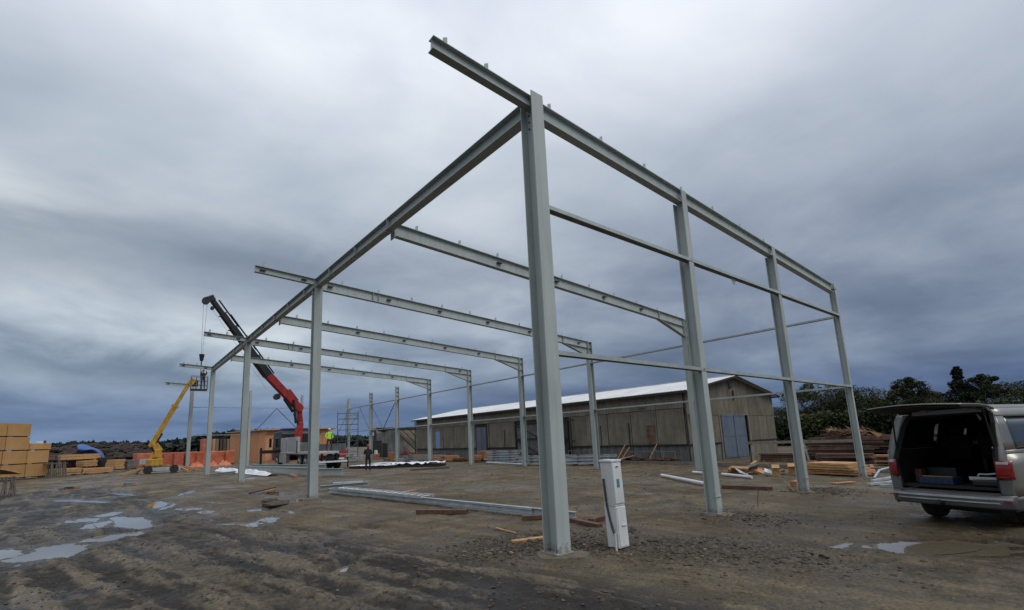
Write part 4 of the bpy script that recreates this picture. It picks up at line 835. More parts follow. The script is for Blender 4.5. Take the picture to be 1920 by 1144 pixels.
m = MB(); vs = [(a_[0]+u_[0]*x_+w_[0]*y_, a_[1]+u_[1]*x_+w_[1]*y_, z_) for y_ in (-.3, 5) for x_, z_ in ((-.2, hl), (L_, hr), (L_, hr+.12), (-.2, hl+.12))]
m.add(vs, [(0, 1, 2, 3), (7, 6, 5, 4), (0, 4, 5, 1), (1, 5, 6, 2), (2, 6, 7, 3), (3, 7, 4, 0)]).build('roof', 'woodlt', HB)
fbox(fr2, .6, 5.8, 0, .95, -1.6, -.6).build('stacked_boards', 'wrap', HB)
for k in range(9):
    uu = random.uniform(0, fr2[3]); a2, u2, w2, L2 = fr2; MB().tube((a2[0]+u2[0]*uu, a2[1]+u2[1]*uu, h2*1.02), (a2[0]+u2[0]*uu, a2[1]+u2[1]*uu, h2*1.02+random.uniform(.1, .3)), .02, n=4).build('lifting_eye', 'dark', HB)
# scaffold tower
SC = thing('scaffold_tower', 'thin steel scaffold tower around the far corner column', 'scaffold', (13.2, 40.5, 0)); q0 = AT(632, 48.5); q1 = AT(671, 48.5); uu = (q1-q0)[:2]; ll = np.hypot(*uu); uu /= ll; ww = np.array([-uu[1], uu[0]])
st = far_h(650, 775, 48.5)
def sp_(u, w, z): return (q0[0]+uu[0]*u+ww[0]*w, q0[1]+uu[1]*u+ww[1]*w, z)
for u in (0, ll):
    for w in (0, .9): MB().tube(sp_(u, w, .05), sp_(u, w, st+.2), .03, n=6).build('standard', 'brace', SC)
MB().tube(sp_(ll*.41, 0, .05), sp_(ll*.41, 0, st+.2), .03, n=6).build('standard', 'brace', SC)
for k in range(9):
    z = .4+k*(st-.4)/8
    for w in (0, .9): MB().tube(sp_(0, w, z), sp_(ll, w, z), .02, n=5).build('ledger', 'brace', SC)
MB().tube(sp_(0, 0, st*.55), sp_(ll*.41, 0, st*.95), .02, n=5).build('diagonal', 'brace', SC); MB().tube(sp_(ll*.41, 0, st*.6), sp_(ll, 0, st*.97), .02, n=5).build('diagonal', 'brace', SC); MB().tube(sp_(0, .9, .3), sp_(ll, .9, st*.4), .02, n=5).build('diagonal', 'brace', SC)
for z in (st*.97, st*.28, st*.12): m = MB().bar(sp_(ll*.38, .45, z), sp_(ll, .45, z), .8, .05); m.build('platform', 'alu', SC)
m = MB()
for k in range(26): m.box(sp_(random.uniform(.3, 2.4), random.uniform(-.9, .4), .12+random.uniform(0, .7)), (random.uniform(.2, .6), random.uniform(.1, .4), random.uniform(.03, .12)), random.uniform(0, 3))
o = m.build('scaffold_parts', 'galv'); tag(o, 'jumble of pale metal scaffold parts heaped under the scaffold tower', 'scrap heap', kind='stuff')
# small things near the sheds
def fthing(px0, px1, pyt, pyb, D, mk, name, label, cat, depth=.8, bevel=.02, parts=None, group=None):
    fr = frame_at(px0, px1, D); z1 = far_h((px0+px1)/2, pyt, D); z0 = max(0, far_h((px0+px1)/2, pyb, D)); m = fbox(fr, 0, fr[3], z0, z1, 0, depth); t = single(m, name, mk, label, cat, group, bevel=bevel); 
    if parts: parts(t, fr, z0, z1)
    return t
def cab_parts(t, fr, z0, z1):
    L = fr[3]
    for a, b_ in ((.05, .48), (.52, .95)): fbox(fr, L*a, L*b_, z0+.1, z1-.08, -.04, 0).build('door', 'dark', t)
    fbox(fr, L*.44, L*.46, z0+.9, z0+1.1, -.07, -.04).build('handle', 'bolt', t)
fthing(699, 716, 826, 858, 54, 'black', 'steel_cabinet', 'tall black cabinet standing in front of the arched shed', 'cabinet', 1.2, parts=cab_parts)
fthing(717, 727, 830, 858, 55, 'wooddk', 'steel_cabinet', 'brown-black tall box right beside the black cabinet', 'cabinet', 1.2, parts=cab_parts)
def crate_parts(t, fr, z0, z1):
    for k in range(4): fbox(fr, 0.03, fr[3]-.03, z0+(z1-z0)*k/4+.03, z0+(z1-z0)*(k+1)/4-.02, -.03, 0).build('slat', 'woodor', t)
fthing(698, 712, 851, 863, 52, 'greywood', 'wooden_crate', 'pinkish wooden crate with a white can on it near the black figure', 'crate', .8, parts=crate_parts)
m = MB().tube((0, 0, 0), (0, 0, .38), .18, .15, 12); c = AT(705, 52.3); m.v = [(v[0]+c[0], v[1]+c[1], v[2]+far_h(705, 851, 52)) for v in m.v]; single(m, 'can', 'white', 'small white can standing on the pinkish crate', 'can')
fthing(728, 740, 848, 861, 50, 'greywood', 'wooden_crate', 'grey slatted crate left of the bare column behind the white sheets', 'crate', .8, parts=crate_parts)
def tr_parts(t, fr, z0, z1):
    a, u, w, L = fr
    for q in (.15, .8): c = (a[0]+u[0]*L*q-w[0]*.05, a[1]+u[1]*L*q-w[1]*.05, .3); MB().tube(c, (c[0]-w[0]*.2, c[1]-w[1]*.2, .3), .3, n=14).build('wheel', 'rubber', t)
    fbox(fr, L*.3, L*.8, z1, z1+.5, .1, .7).build('engine_cover', 'red', t); fbox(fr, L*.0, L*.05, .2, z1+.5, 0, .1).build('bumper', 'red', t); fbox(fr, L*.1, L*.9, z1+.95, z1+1.0, .1, .9).build('canopy', 'greywood', t)
    for q in (.15, .85): fbox(fr, L*q, L*q+.05, z1, z1+.95, .2, .25).build('canopy_post', 'greywood', t)
fthing(752, 767, 855, 861, 47, 'red', 'small_tractor', 'small red machine parked under the edge of the arched shed', 'tractor', 1.0, parts=tr_parts)
for i, (a, b_, yt, yb, D, mk, nl, lab) in enumerate(((768, 801, 852, 861, 46, 'woodor', 3, 'orange timber pack by the barn corner'), (813, 830, 848, 862, 42, 'woodold', 4, 'mixed timber pile with a yellow strip under the blue pane'),
        (814, 831, 857, 863, 40, 'woodor', 2, 'low orange timber pack at the foot of the mixed pile'), (835, 863, 854, 863, 38.5, 'woodor', 3, 'orange timber pack standing against the barn plinth'), (864, 878, 858, 863, 38, 'woodold', 2, 'low dark timber heap left of the blue barn doors'),
        (892, 910, 853, 863, 35, 'woodor', 3, 'orange timber pack in front of the blue barn doors'), (908, 925, 845, 861, 35.2, 'woodor', 5, 'taller orange timber stack beside the blue doors'), (923, 938, 846, 862, 36, 'woodold', 5, 'brown timber stack leaning on the barn wall'), (740, 760, 861, 864, 44, 'woodor', 1, 'thin orange boards lying on the ground behind the column'))):
    timber(a, b_, yt, yb, D, mk, lab, nl, .9, cols=1)
# racks of galvanised profiles
def rack(p0, p1, w, nl, lab, h=.12, seed=0, group='stacks of galvanised profiles'):
    r_ = random.Random(seed); p0 = np.array(p0[:2]); p1 = np.array(p1[:2]); d = p1-p0; L = np.hypot(*d); d /= L; n_ = np.array([-d[1], d[0]]); t = thing('profile_stack', lab, 'profile stack', (*((p0+p1)/2), 0), group)
    for q in (.12, .5, .88): c = p0+d*L*q; MB().bar((*(c-n_*w/2), .05), (*(c+n_*w/2), .05), .1, .1).build('bearer', 'wooddk', t)
    for l in range(nl):
        z = .10+h*l*1.6+h/2
        for k in range(3):
            c = n_*(k-1)*w/3.2; j = r_.uniform(-.25, .25); a = p0+c+d*j; b_ = p1+c+d*j
            m = MB(); m.bar((*a, z), (*b_, z), .008, h).bar((*a, z), (*b_, z), .07, .006, ob=h/2).bar((*a, z), (*b_, z), .07, .006, ob=-h/2); m.build('profile', 'galv', t)
        for q in (.25, .75): c = p0+d*L*q; MB().bar((*(c-n_*w/2), z+h*.62), (*(c+n_*w/2), z+h*.62), .06, .04).build('spacer', 'wooddk', t)
rack(G(752, 866), G(832, 864), 1.0, 3, 'galvanised profile stack between the bare column and the white sheets', .10, 1)
rack(G(916, 869), G(975, 868), 1.0, 5, 'tall galvanised profile stack with dark spacers left of the tall corner column', .10, 2)
rack(G(977, 873), G(1070, 871), 1.1, 3, 'galvanised profile stack passing behind the tall corner column', .11, 3)
rack(G(1068, 873), G(1152, 872), 1.0, 3, 'galvanised profile stack ending behind the meter cabinet', .11, 4)
MB_ = MB().tube((*G(912, 871)[:2], .12), (*G(982, 875)[:2], .12), .06); single(MB_, 'pipe', 'galv', 'single pale pipe lying in front of the tall profile stack', 'pipe')
# white film sheets on the ground by the person
for i, (a, b_, dd) in enumerate(((665, 742, 0), (700, 800, 2.2), (742, 830, 1.2))):
    p = G(a, 878-dd*2); q = G(b_, 876-dd*2+(1 if i == 0 else 0)); d = (q-p)[:2]; L = np.hypot(*d); d /= L; n_ = np.array([-d[1], d[0]]); t = thing('sheet_pack', ['white film-topped panel pack at the feet of the black figure', 'white film-covered panels behind the black figure', 'rumpled white film over the pack nearest the bare column'][i], 'panel pack', (*p[:2], 0), 'film-covered panel packs')
    MB().bar((*p[:2], .08), (*q[:2], .08), 1.2, .12).build('panel', 'dark', t)
    m = MB(); r_ = random.Random(i); m.grid(lambda s, v: (p[0]+d[0]*s*L+n_[0]*(v-.5)*1.3, p[1]+d[1]*s*L+n_[1]*(v-.5)*1.3, .16+r_.random()*.05+(.12*r_.random() if i == 2 else 0)), 22, 6); m.build('film', 'whitefilm', t, solid=.01)
m = MB().bar((*G(770, 883)[:2], .05), (*G(842, 878)[:2], .05), .14, .08); single(m, 'plank', 'wooddk', 'long dark reddish plank at the edge of the white film sheets', 'plank')
# low-loader beams lying in front of the truck
def steel_on_ground(p, q, h, bf, z, lab, mk='steel', name='steel_beam', kind='isec', cat='steel beam', group=None):
    m = MB(); a = (*p[:2], z); b_ = (*q[:2], z)
    if kind == 'isec': m.isec(a, b_, bf, h, .012, .01)
    else: m.bar(a, b_, bf, h)
    return single(m, name, mk, lab, cat, group)
steel_on_ground(G(461, 886), G(580, 893), .34, .18, .27, 'long grey-green rafter lying on blocks in front of the crane truck')
steel_on_ground(G(470, 882), G(610, 885), .34, .18, .27, 'second grey-green rafter lying behind the long one, nearer the truck')
steel_on_ground(G(582, 893), G(642, 893), .30, .2, .24, 'short grey-green beam end sticking out right of the second column')
steel_on_ground(G(392, 894), G(455, 886), .14, .16, .10, 'grey-green beam lying at the foot of the far row column')
for i, (a, b_) in enumerate((((505, 890), (470, 886)), ((556, 897), (545, 893)), ((600, 896), (586, 895)))):
    m = MB().bar((*G(*a)[:2], .06), (*G(*b_)[:2], .06), .14, .12); single(m, 'timber_block', 'woodor', ['wooden block under the long rafter at its left', 'small pale block under the middle of the long rafter', 'wooden block under the short beam end'][i], 'block')
m = MB(); p = G(412, 884); q = G(512, 893); d = (q-p)[:2]; L = np.hypot(*d); d /= L; n_ = np.array([-d[1], d[0]]); r_ = random.Random(5)
m.grid(lambda s, v: (p[0]+d[0]*s*L+n_[0]*(v-.5)*.7, p[1]+d[1]*s*L+n_[1]*(v-.5)*.7, .04+.26*math.sin(PI*v)*(.4+.7*r_.random())*(1 if s < .9 else .5)), 26, 6); single(m, 'film_roll', 'whitefilm', 'crumpled silvery film roll lying at the feet of the far columns', 'film')
m = MB().bar((*G(452, 902)[:2], .04), (*G(478, 899)[:2], .04), .3, .08); single(m, 'steel_plate', 'galv', 'small flat steel piece lying beside the third column', 'steel plate')

# ------------------------------------------------------------------ meter cabinet by the corner column
mc = np.array([.60, -.60]); MC = thing('meter_cabinet', 'tall white electricity meter cabinet leaning in the mud right of the corner column', 'cabinet', (mc[0]+.13, mc[1]+.13, 0))
def mcb(x0, x1, y0, y1, z0, z1, name, mk, par, bevel=.004):
    x0, x1 = x0*.86, x1*.86; y0, y1 = (y0 if y0 <= 0 else y0*.8), y1*.8
    ln = lambda z: (-.02*z, .02*z); m = MB(); vs = [(mc[0]+x+ln(z)[0], mc[1]+y+ln(z)[1], z) for z in (z0, z1) for y in (y0, y1) for x in (x0, x1)]
    m.add(vs, [(0, 2, 3, 1), (4, 5, 7, 6), (0, 1, 5, 4), (2, 6, 7, 3), (0, 4, 6, 2), (1, 3, 7, 5)]); return m.build(name, mk, par, bevel=bevel)
mcb(0, .25, 0, .25, .04, .60, 'lower_body', 'white', MC); mcb(.003, .247, .003, .247, .605, 1.215, 'upper_body', 'white', MC)
mcb(-.012, .262, -.012, .262, 1.215, 1.245, 'lid', 'white', MC, .006)
dr = mcb(.012, .238, -.012, .003, .64, 1.20, 'door', 'white', MC, .003); mcb(.07, .17, -.017, -.011, 1.13, 1.17, 'latch_plate', 'white', dr); mcb(.085, .15, -.021, -.016, 1.14, 1.157, 'latch_slot', 'dark', dr)
st_ = mcb(.08, .15, -.016, -.012, .86, .975, 'sticker', 'sticker', dr, 0)
mcb(.018, .24, -.010, 0, .06, .59, 'lower_door', 'white', MC, .003); mcb(.10, .21, -.024, -.010, .33, .352, 'handle_ledge', 'white', MC)
m = MB(); pts = [(mc[0]-.012-.02*z, mc[1]+y+.02*z, z) for y, z in ((.155, .98), (.15, .8), (.14, .62), (.11, .42), (.08, .30), (.045, .2))]; m.path(pts, .017).build('cable_conduit', 'bolt', MC)
MB().tube((mc[0]-.03, mc[1]+.035, -.06), (mc[0]-.028, mc[1]+.04, .24), .016).build('white_pipe', 'white', MC)
# ------------------------------------------------------------------ beams, ladder and timbers near the camera
steel_on_ground((1.87, 2.55, 0), (.95, 11.7, 0), .12, .10, .10, 'long pale channel beam lying from the second column to the tall corner column', 'galv')
steel_on_ground((2.02, 1.5, 0), (1.16, 9.0, 0), .12, .10, .12, 'pale beam lying right beside the long channel beam under the ladder', 'galv')
steel_on_ground(G(600, 921), G(690, 913), .14, .16, .12, 'light grey beam lying crosswise behind the foot of the second column')
steel_on_ground(G(625, 908), G(680, 905), .05, .3, .04, 'thin pale plate lying on the ground behind the crosswise beam', 'galv', kind='bar', name='steel_plate', cat='plate')
LD = thing('ladder', 'aluminium ladder lying flat on top of the pale beams', 'ladder', (1.3, 8.6, 0)); la, lb_ = np.array([1.05, 11.3, .19]), np.array([1.60, 6.3, .19]); dd = (lb_-la)/np.linalg.norm(lb_-la); nn = np.array([-dd[1], dd[0], 0])
for s_ in (-.2, .2): MB().bar(la+nn*s_, lb_+nn*s_, .028, .07).build('side_rail', 'alu', LD)
for k in range(17): c = la+(lb_-la)*(k+.5)/17; MB().tube(c-nn*.2, c+nn*.2, .015, n=6).build('rung', 'alu', LD)
def plank(p, q, w, h, mk, lab, z=None, roll=0, name='plank', cat='plank', group=None):
    p = np.array(p[:2]); q = np.array(q[:2]); za = gh(*p) if z is None else z; zb = gh(*q) if z is None else z
    m = MB().bar((*p, max(za, -.01)+h/2), (*q, max(zb, -.01)+h/2), w, h); return single(m, name, mk, lab, cat, group, bevel=.004)
plank(G(782, 963), G(876, 963), .16, .09, 'wooddk', 'dark wet timber lying parallel in front of the long channel beam', 0)
plank(G(960, 1021), G(1024, 1013), .10, .05, 'woodlt', 'pale-edged short plank leaning into the mud left of the corner column', .01)
plank(G(1068, 978), G(1125, 990), .12, .07, 'wooddk', 'dark squared timber ending right of the corner column', .0); plank(G(1108, 980), G(1150, 968), .12, .07, 'wooddk', 'dark squared timber passing behind the meter cabinet', .0)
plank(G(979, 975), G(1021, 973), .12, .08, 'wooddk', 'dark timber block under the channel beam left of the corner column', .0)
plank(G(1355, 916), G(1448, 920), .16, .10, 'wooddk', 'dark reddish squared timber lying right of the first wind post', 0)
plank(G(1488, 914), G(1512, 908), .16, .16, 'woodor', 'orange timber block beside the second wind post foot', 0); plank(G(1562, 908), G(1600, 905), .2, .03, 'woodor', 'flat reddish board on the mud between the two right posts', .005)
plank(G(468, 926), G(516, 915), .07, .05, 'wooddk', 'dark stick lying on the mud left of the second column', 0); plank(G(497, 923), G(516, 918), .14, .04, 'woodor', 'short reddish board beside the dark stick', 0)
plank(G(742, 925), G(778, 920), .22, .03, 'woodor', 'ragged orange board lying on the sand behind the ladder', 0)
plank(G(930, 992), G(967, 1002), .03, .02, 'woodlt', 'thin pale stick on the mud between ladder and corner column', .01); plank(G(932, 1030), G(962, 1040), .03, .02, 'woodlt', 'thin pale stick just left of the corner column foot', .01)
plank(G(1097, 1036), G(1108, 1022), .012, .012, 'lamp', 'red metal rod lying on the concrete pad', .03, name='rod', cat='rod')
for i, (a, b_, r_) in enumerate((((1241, 895), (1323, 912), .055), ((1300, 889), (1345, 893), .05), ((1355, 893), (1410, 899), .05))):
    p, q = G(*a), G(*b_); single(MB().tube((*p[:2], r_+.02), (*q[:2], r_+.02), r_, n=12), 'pipe', 'white', ['long white pipe lying left of the first wind post', 'white pipe end behind the first wind post', 'white pipe at the front of the cardboard debris'][i], 'pipe', 'white pipes on the ground')
# pale edge board set along the right side of the hall
pts = [(17.75, 13.6), (17.3, 8.0), (16.55, 3.8), (15.9, 1.2), (15.35, -1.2)]
eb = thing('edge_board', 'long low pale edging board running along the barn side of the yard', 'edging', (16.5, 6, 0))
for p, q in zip(pts[:-1], pts[1:]): MB().bar((*p, .08), (*q, .08), .06, .16).build('board', 'greywood', eb)
pts = [(17.75, 13.8), (17.6, 22), (17.2, 30), (15.5, 38)]
eb = thing('edge_board', 'dull reddish edging board continuing behind the profile stacks', 'edging', (17, 25, 0))
for p, q in zip(pts[:-1], pts[1:]): MB().bar((*p, .07), (*q, .07), .06, .14).build('board', 'woodold', eb)
# cardboard and offcut debris behind the first wind post
dc = G(1405, 893); rr = random.Random(3); labs = []
names_ = ['bent tan', 'torn pale', 'flat brown', 'crumpled pale', 'reddish', 'folded tan', 'small brown', 'curled white-edged']
OFC = [('woodor', 'reddish plank offcut at the left end of the debris heap'), ('wooddk', 'dark brown board half buried on the left of the debris heap'), ('woodlt', 'pale tan slab lying lowest at the left of the debris heap'),
 ('woodor', 'orange-brown offcut tilted up left of the heap middle'), ('woodlt', 'tan offcut leaning on the orange-brown one'), ('whitefilm', 'white film scrap at the foot of the debris heap middle'), ('woodor', 'large reddish sheet across the middle of the debris heap'),
 ('greywood', 'grey weathered board poking out of the heap middle'), ('woodlt', 'highest pale cardboard piece on top of the debris heap'), ('osb', 'orange chipboard piece just below the highest cardboard'), ('wooddk', 'dark wet board in the shadowed gap of the debris heap'),
 ('woodlt', 'cream offcut right of the highest cardboard piece'), ('woodor', 'reddish block low on the right half of the debris heap'), ('whitefilm', 'curled white-edged piece at the right of the debris heap'), ('greywood', 'grey flat board at the right foot of the debris heap'), ('woodlt', 'last small tan offcut at the right end of the debris heap')]
for i, (mk, lab) in enumerate(OFC):
    px = 1358+104*(i+.5)/16; hgt = 1-abs(px-1410)/70; p = G(px, 893-rr.uniform(0, 5)); z = (.06 if i in (2, 5, 12, 14, 15) else .34 if i == 8 else rr.uniform(.05, .28))*max(.2, hgt)+.02
    m = MB(); s_ = rr.uniform(.14, .30)*(1.5 if i == 6 else 1); R = np.array(Matrix.Rotation(rr.uniform(0, PI), 3, 'Z') @ Matrix.Rotation(rr.uniform(-.7, .7), 3, 'X') @ Matrix.Rotation(rr.uniform(-.5, .5), 3, 'Y'))
    m.box((p[0], p[1], z+.03), (s_*2, s_*1.1, rr.uniform(.02, .10)), R=R); single(m, 'offcut', mk, lab, 'offcut', 'offcuts and cardboard heaped behind the first wind post')
for i, (a, b_, yt, yb) in enumerate(((1443, 1458, 876, 894), (1473, 1497, 875, 891))):
    fr = frame_at(a, b_, np.hypot(*(G(a, yb)[:2]-CAM[:2]))); m = fbox(fr, 0, fr[3], 0, .38, 0, .35); t = single(m, 'cardboard_box', 'woodlt', ['torn cardboard box at the right end of the offcut heap', 'square cardboard box left of the second wind post'][i], 'box', 'cardboard boxes near the wind posts')
    a_, u_, w_, L_ = fr; MB().bar((a_[0]+u_[0]*L_*.5-w_[0]*.02, a_[1]+u_[1]*L_*.5-w_[1]*.02, .37), (a_[0]+u_[0]*L_*.5-w_[0]*.2, a_[1]+u_[1]*L_*.5-w_[1]*.2, .30), L_*.95, .01).build('flap', 'woodlt', t)
# fresh boards pack behind the right corner column
p, q = G(1531, 888), G(1633, 893); t = thing('board_pack', 'fresh orange-yellow board pack lying behind the right corner column', 'timber stack', (*((p+q)/2)[:2], 0))
for k in range(5): j = rr.uniform(-.05, .05); MB().bar((p[0]+j, p[1], .07+.075*k), (q[0]+j, q[1]+.1*k, .07+.075*k), .9, .06).build('board', 'woodlt' if k else 'woodor', t)
plank(G(1641, 893), G(1634, 876), .10, .06, 'wrap', 'orange-painted timber end leaning beside the right corner column', .05)
for i, (a, b_) in enumerate((((1630, 912), (1690, 905)), ((1637, 909), (1680, 901)), ((1650, 914), (1700, 915)))):
    p, q = G(*a), G(*b_); plank(p, q, .09, .06, 'galv', ['pale aluminium channel sticking out left of the van', 'second aluminium channel lying behind the first, left of the van', 'front aluminium channel disappearing under the van bumper'][i], .02+.05*(i == 1), name='channel', cat='channel')
m = MB(); p = G(1640, 903); m.path([(*p[:2], .1), (*(G(1652, 900)[:2]), .28), (*(G(1672, 897)[:2]), .32)], .03); single(m, 'bent_tube', 'galv', 'bent pale tube standing over the aluminium channels by the van', 'tube')
# stalks and sticks
m = MB().path([(*G(1421, 950)[:2], 0), (*G(1423, 950)[:2], .2), (*(G(1427, 950)[:2]), .40)], .008, 5); single(m, 'plant_stalk', 'wooddk', 'thin dark stalk standing up from the mud right of the first wind post', 'stalk')
p, q = G(1490, 924), G(1434, 878); m = MB().path([(*p[:2], .03), (*(p*.7+q*.3)[:2], .12), (*q[:2], .3)], .012, 5); single(m, 'cable', 'grass', 'pale thin cable running from the second wind post towards the debris heap', 'cable')
# frames and clutter along the barn plinth
def leanframe(x, y0, y1, h, n, lab, mk='greywood'):
    t = thing('metal_frame', lab, 'frame', (x, (y0+y1)/2, 0))
    for z in (.05, h): MB().tube((x, y0, z), (x+.1*(z > .1), y1, z), .022, n=6).build('rail', mk, t)
    for k in range(n): y = y0+(y1-y0)*k/(n-1); MB().tube((x, y, .05), (x+.1, y, h), .02, n=6).build('upright', mk, t)
leanframe(18.6, 14.6, 15.9, .72, 4, 'small grey tubular frame leaning on the barn right of the corner column'); leanframe(18.5, 16.1, 17.1, .68, 4, 'small grey tubular frame leaning near the sliding gate')
leanframe(18.3, 9.3, 12.2, .62, 5, 'long low grey frame standing by the barn corner')
for i, (y, l, x) in enumerate(((13.0, 1.0, 18.5), (12.75, .85, 18.55), (11.0, 1.0, 18.7))): single(MB().bar((x-.35, y, .02), (x+.4, y-.2, l), .06, .04), 'batten', 'woodlt', ['longest pale batten leaning on the barn behind the orange board', 'shorter pale batten leaning beside the longest one', 'grey-tan batten leaning on the barn under the hatch'][i], 'batten')
m = MB(); m.add([(17.9, 12.9, .15), (18.2, 11.7, .42), (17.7, 11.5, .40), (17.4, 12.6, .12)], [(0, 1, 2, 3)]); single(m, 'board_sheet', 'osb', 'tilted orange board sheet lying in front of the barn plinth', 'board', solid=.03); m = MB().box((17.9, 13.6, .12), (.6, .9, .1), .3); single(m, 'board_sheet', 'woodor', 'flat orange board left of the tilted sheet', 'board')
m = MB()
for k in range(60): m.box((18.2+rr.uniform(-.3, .4), rr.uniform(9.3, 12.4), rr.uniform(.03, .30)), (rr.uniform(.1, .7), rr.uniform(.05, .5), rr.uniform(.02, .08)), rr.uniform(0, 3))
o = m.build('clutter', 'wooddk'); tag(o, 'dark scrap clutter piled along the barn plinth under the low frame', 'scrap heap', kind='stuff')
# trestles right of the barn
def trestle(cx, cy, L, h, ang, lab):
    t = thing('trestle', lab, 'trestle', (cx, cy, 0), 'grey timber trestles beside the barn'); d = np.array([math.cos(ang), math.sin(ang)]); n_ = np.array([-d[1], d[0]]); c = np.array([cx, cy])
    MB().bar((*(c-d*L/2), h), (*(c+d*L/2), h), .14, .12).build('top_beam', 'greywood', t)
    for s_ in (-.42, .42):
        for w_ in (-.35, .35): MB().bar((*(c+d*L*s_), h-.04), (*(c+d*L*(s_*1.05)+n_*w_), 0), .09, .07).build('leg', 'greywood', t)
        MB().bar((*(c+d*L*s_-n_*.25), h*.35), (*(c+d*L*s_+n_*.25), h*.35), .08, .05).build('cross_bar', 'greywood', t)
trestle(20.2, 5.0, 2.6, .95, -1.0, 'grey timber trestle nearest the blue barn doors'); trestle(20.3, 2.9, 2.4, .95, -1.1, 'grey timber trestle just left of the second wind post')
# big pile of old boards behind the frame
PB = thing('board_pile', 'big dark pile of long weathered boards behind the two right posts', 'board pile', (22.3, 2.4, 0))
pa, pb = AT(1510, 29.5)[:2], AT(1668, 28.0)[:2]; d = pb-pa; L = np.hypot(*d); d /= L; n_ = np.array([-d[1], d[0]])
if n_@(pa-CAM[:2]) < 0: n_ = -n_
top = far_h(1590, 812, 28.5)
for k in range(13):
    z = .08+(top-.15)*k/13; 
    for c in range(3):
        s0 = rr.uniform(-.3, .4)+(k > 9)*rr.uniform(0, .8); s1 = L-rr.uniform(-.5, .6)-(c == 2)*.1; p = pa+d*s0+n_*(c*.5+rr.uniform(-.12, .05)+k*.03); q = pa+d*s1+n_*(c*.5+rr.uniform(-.12, .05)+k*.03)
        MB().bar((*p, z+rr.uniform(-.02, .03)), (*q, z+rr.uniform(-.06, .05)), .42, rr.uniform(.06, .11)).build('board', rr.choice(['woodold', 'wooddk', 'woodold', 'scrap']), PB)
m = MB()
for k in range(420):
    s_ = rr.random(); px = 1560+s_*125; p = AT(px, 28.9+rr.uniform(-.4, 1.2))[:2]; zt = far_h(px, 808+max(0, px-1650)*.3, 29)
    zz = zt*rr.uniform(.86, 1.05) if px < 1632 else rr.uniform(.1, zt); a = rr.uniform(0, PI); l = rr.uniform(.1, .5); m.bar((*p, zz), (p[0]+math.cos(a)*l, p[1]+math.sin(a)*l, zz+rr.uniform(-.2, .2)), .03, .03, mi=rr.choice((0, 0, 0, 1, 2)))
o = m.build('brushwood', ['woodold', 'wooddk', 'woodlt']); tag(o, 'tangled brushwood and chips heaped on and beside the board pile', 'brushwood', kind='stuff')
m = MB(); p = AT(1650, 27.4)[:2]; z = far_h(1650, 812, 27.4); single(m.add([(p[0]-.1, p[1]+.25, z+.13), (p[0]+.05, p[1]-.2, z-.05), (p[0], p[1]-.05, z-.18), (p[0]+.1, p[1], z-.05)], [(0, 1, 2), (0, 2, 3), (0, 3, 1), (1, 3, 2)]), 'wood_wedge', 'woodlt', 'pale split wood wedge sticking out of the brushwood', 'wood piece')
for i, (a, b_, yy, D, mk) in enumerate(((1530, 1640, 878, 26.5, 'wooddk'), (1640, 1690, 880, 25, 'woodor'), (1425, 1500, 868, 28, 'woodold'))):
    p, q = AT(a, D), AT(b_, D); t = thing('low_timber_pile', ['low dark timbers lying in front of the big board pile', 'few reddish planks lying between the board pile and the van', 'low rusty timber layers under the trestles'][i], 'timber stack', (*p[:2], 0))
    for k in range(4): MB().bar((*p[:2], .08+.1*k), (*(q[:2]+np.array([rr.uniform(-.4, .4), 0])), .08+.1*k), .5, .07).build('board', mk if k % 2 else 'woodold', t)

# ------------------------------------------------------------------ panel van with raised tailgate
VO = np.array([6.12, -3.19]); va = math.radians(166); vn = np.array([math.cos(va), math.sin(va)]); vl = np.array([vn[1], -vn[0]])*-1
vl = np.array([-.242, -.970]); VN = thing('van', 'champagne-grey van parked on the wet ground with its tailgate raised', 'van', (*(VO-vn*2.2), 0))
def V(a, b_, z): p = VO+vl*a-vn*b_; return (p[0], p[1], z)      # a to the right of the view, b forwards, z up
Lv = 4.5; ROOF = 1.86
def side_a(z, s):  # body half-width by height
    top = .70 if s > 0 else .60; pts_ = ((.18, .77), (.45, .80), (.8, .815), (1.08, .80), (1.55, .755 if s > 0 else .68), (1.76, top), (ROOF, top-.14)); return s*np.interp(z, [p[0] for p in pts_], [p[1] for p in pts_])
zs = [.24, .45, .8, 1.02, 1.08, 1.3, 1.55, 1.70, 1.78, 1.83]
def front_b(z): return np.interp(z, (.2, .9, 1.1, 1.75, 1.9), (4.5, 4.45, 4.05, 3.0, 2.8))
def rear_b(z): return np.interp(z, (.3, .9, 1.1, 1.8), (.02, .0, .02, .13))
m = MB(); prof = []
bs = 14
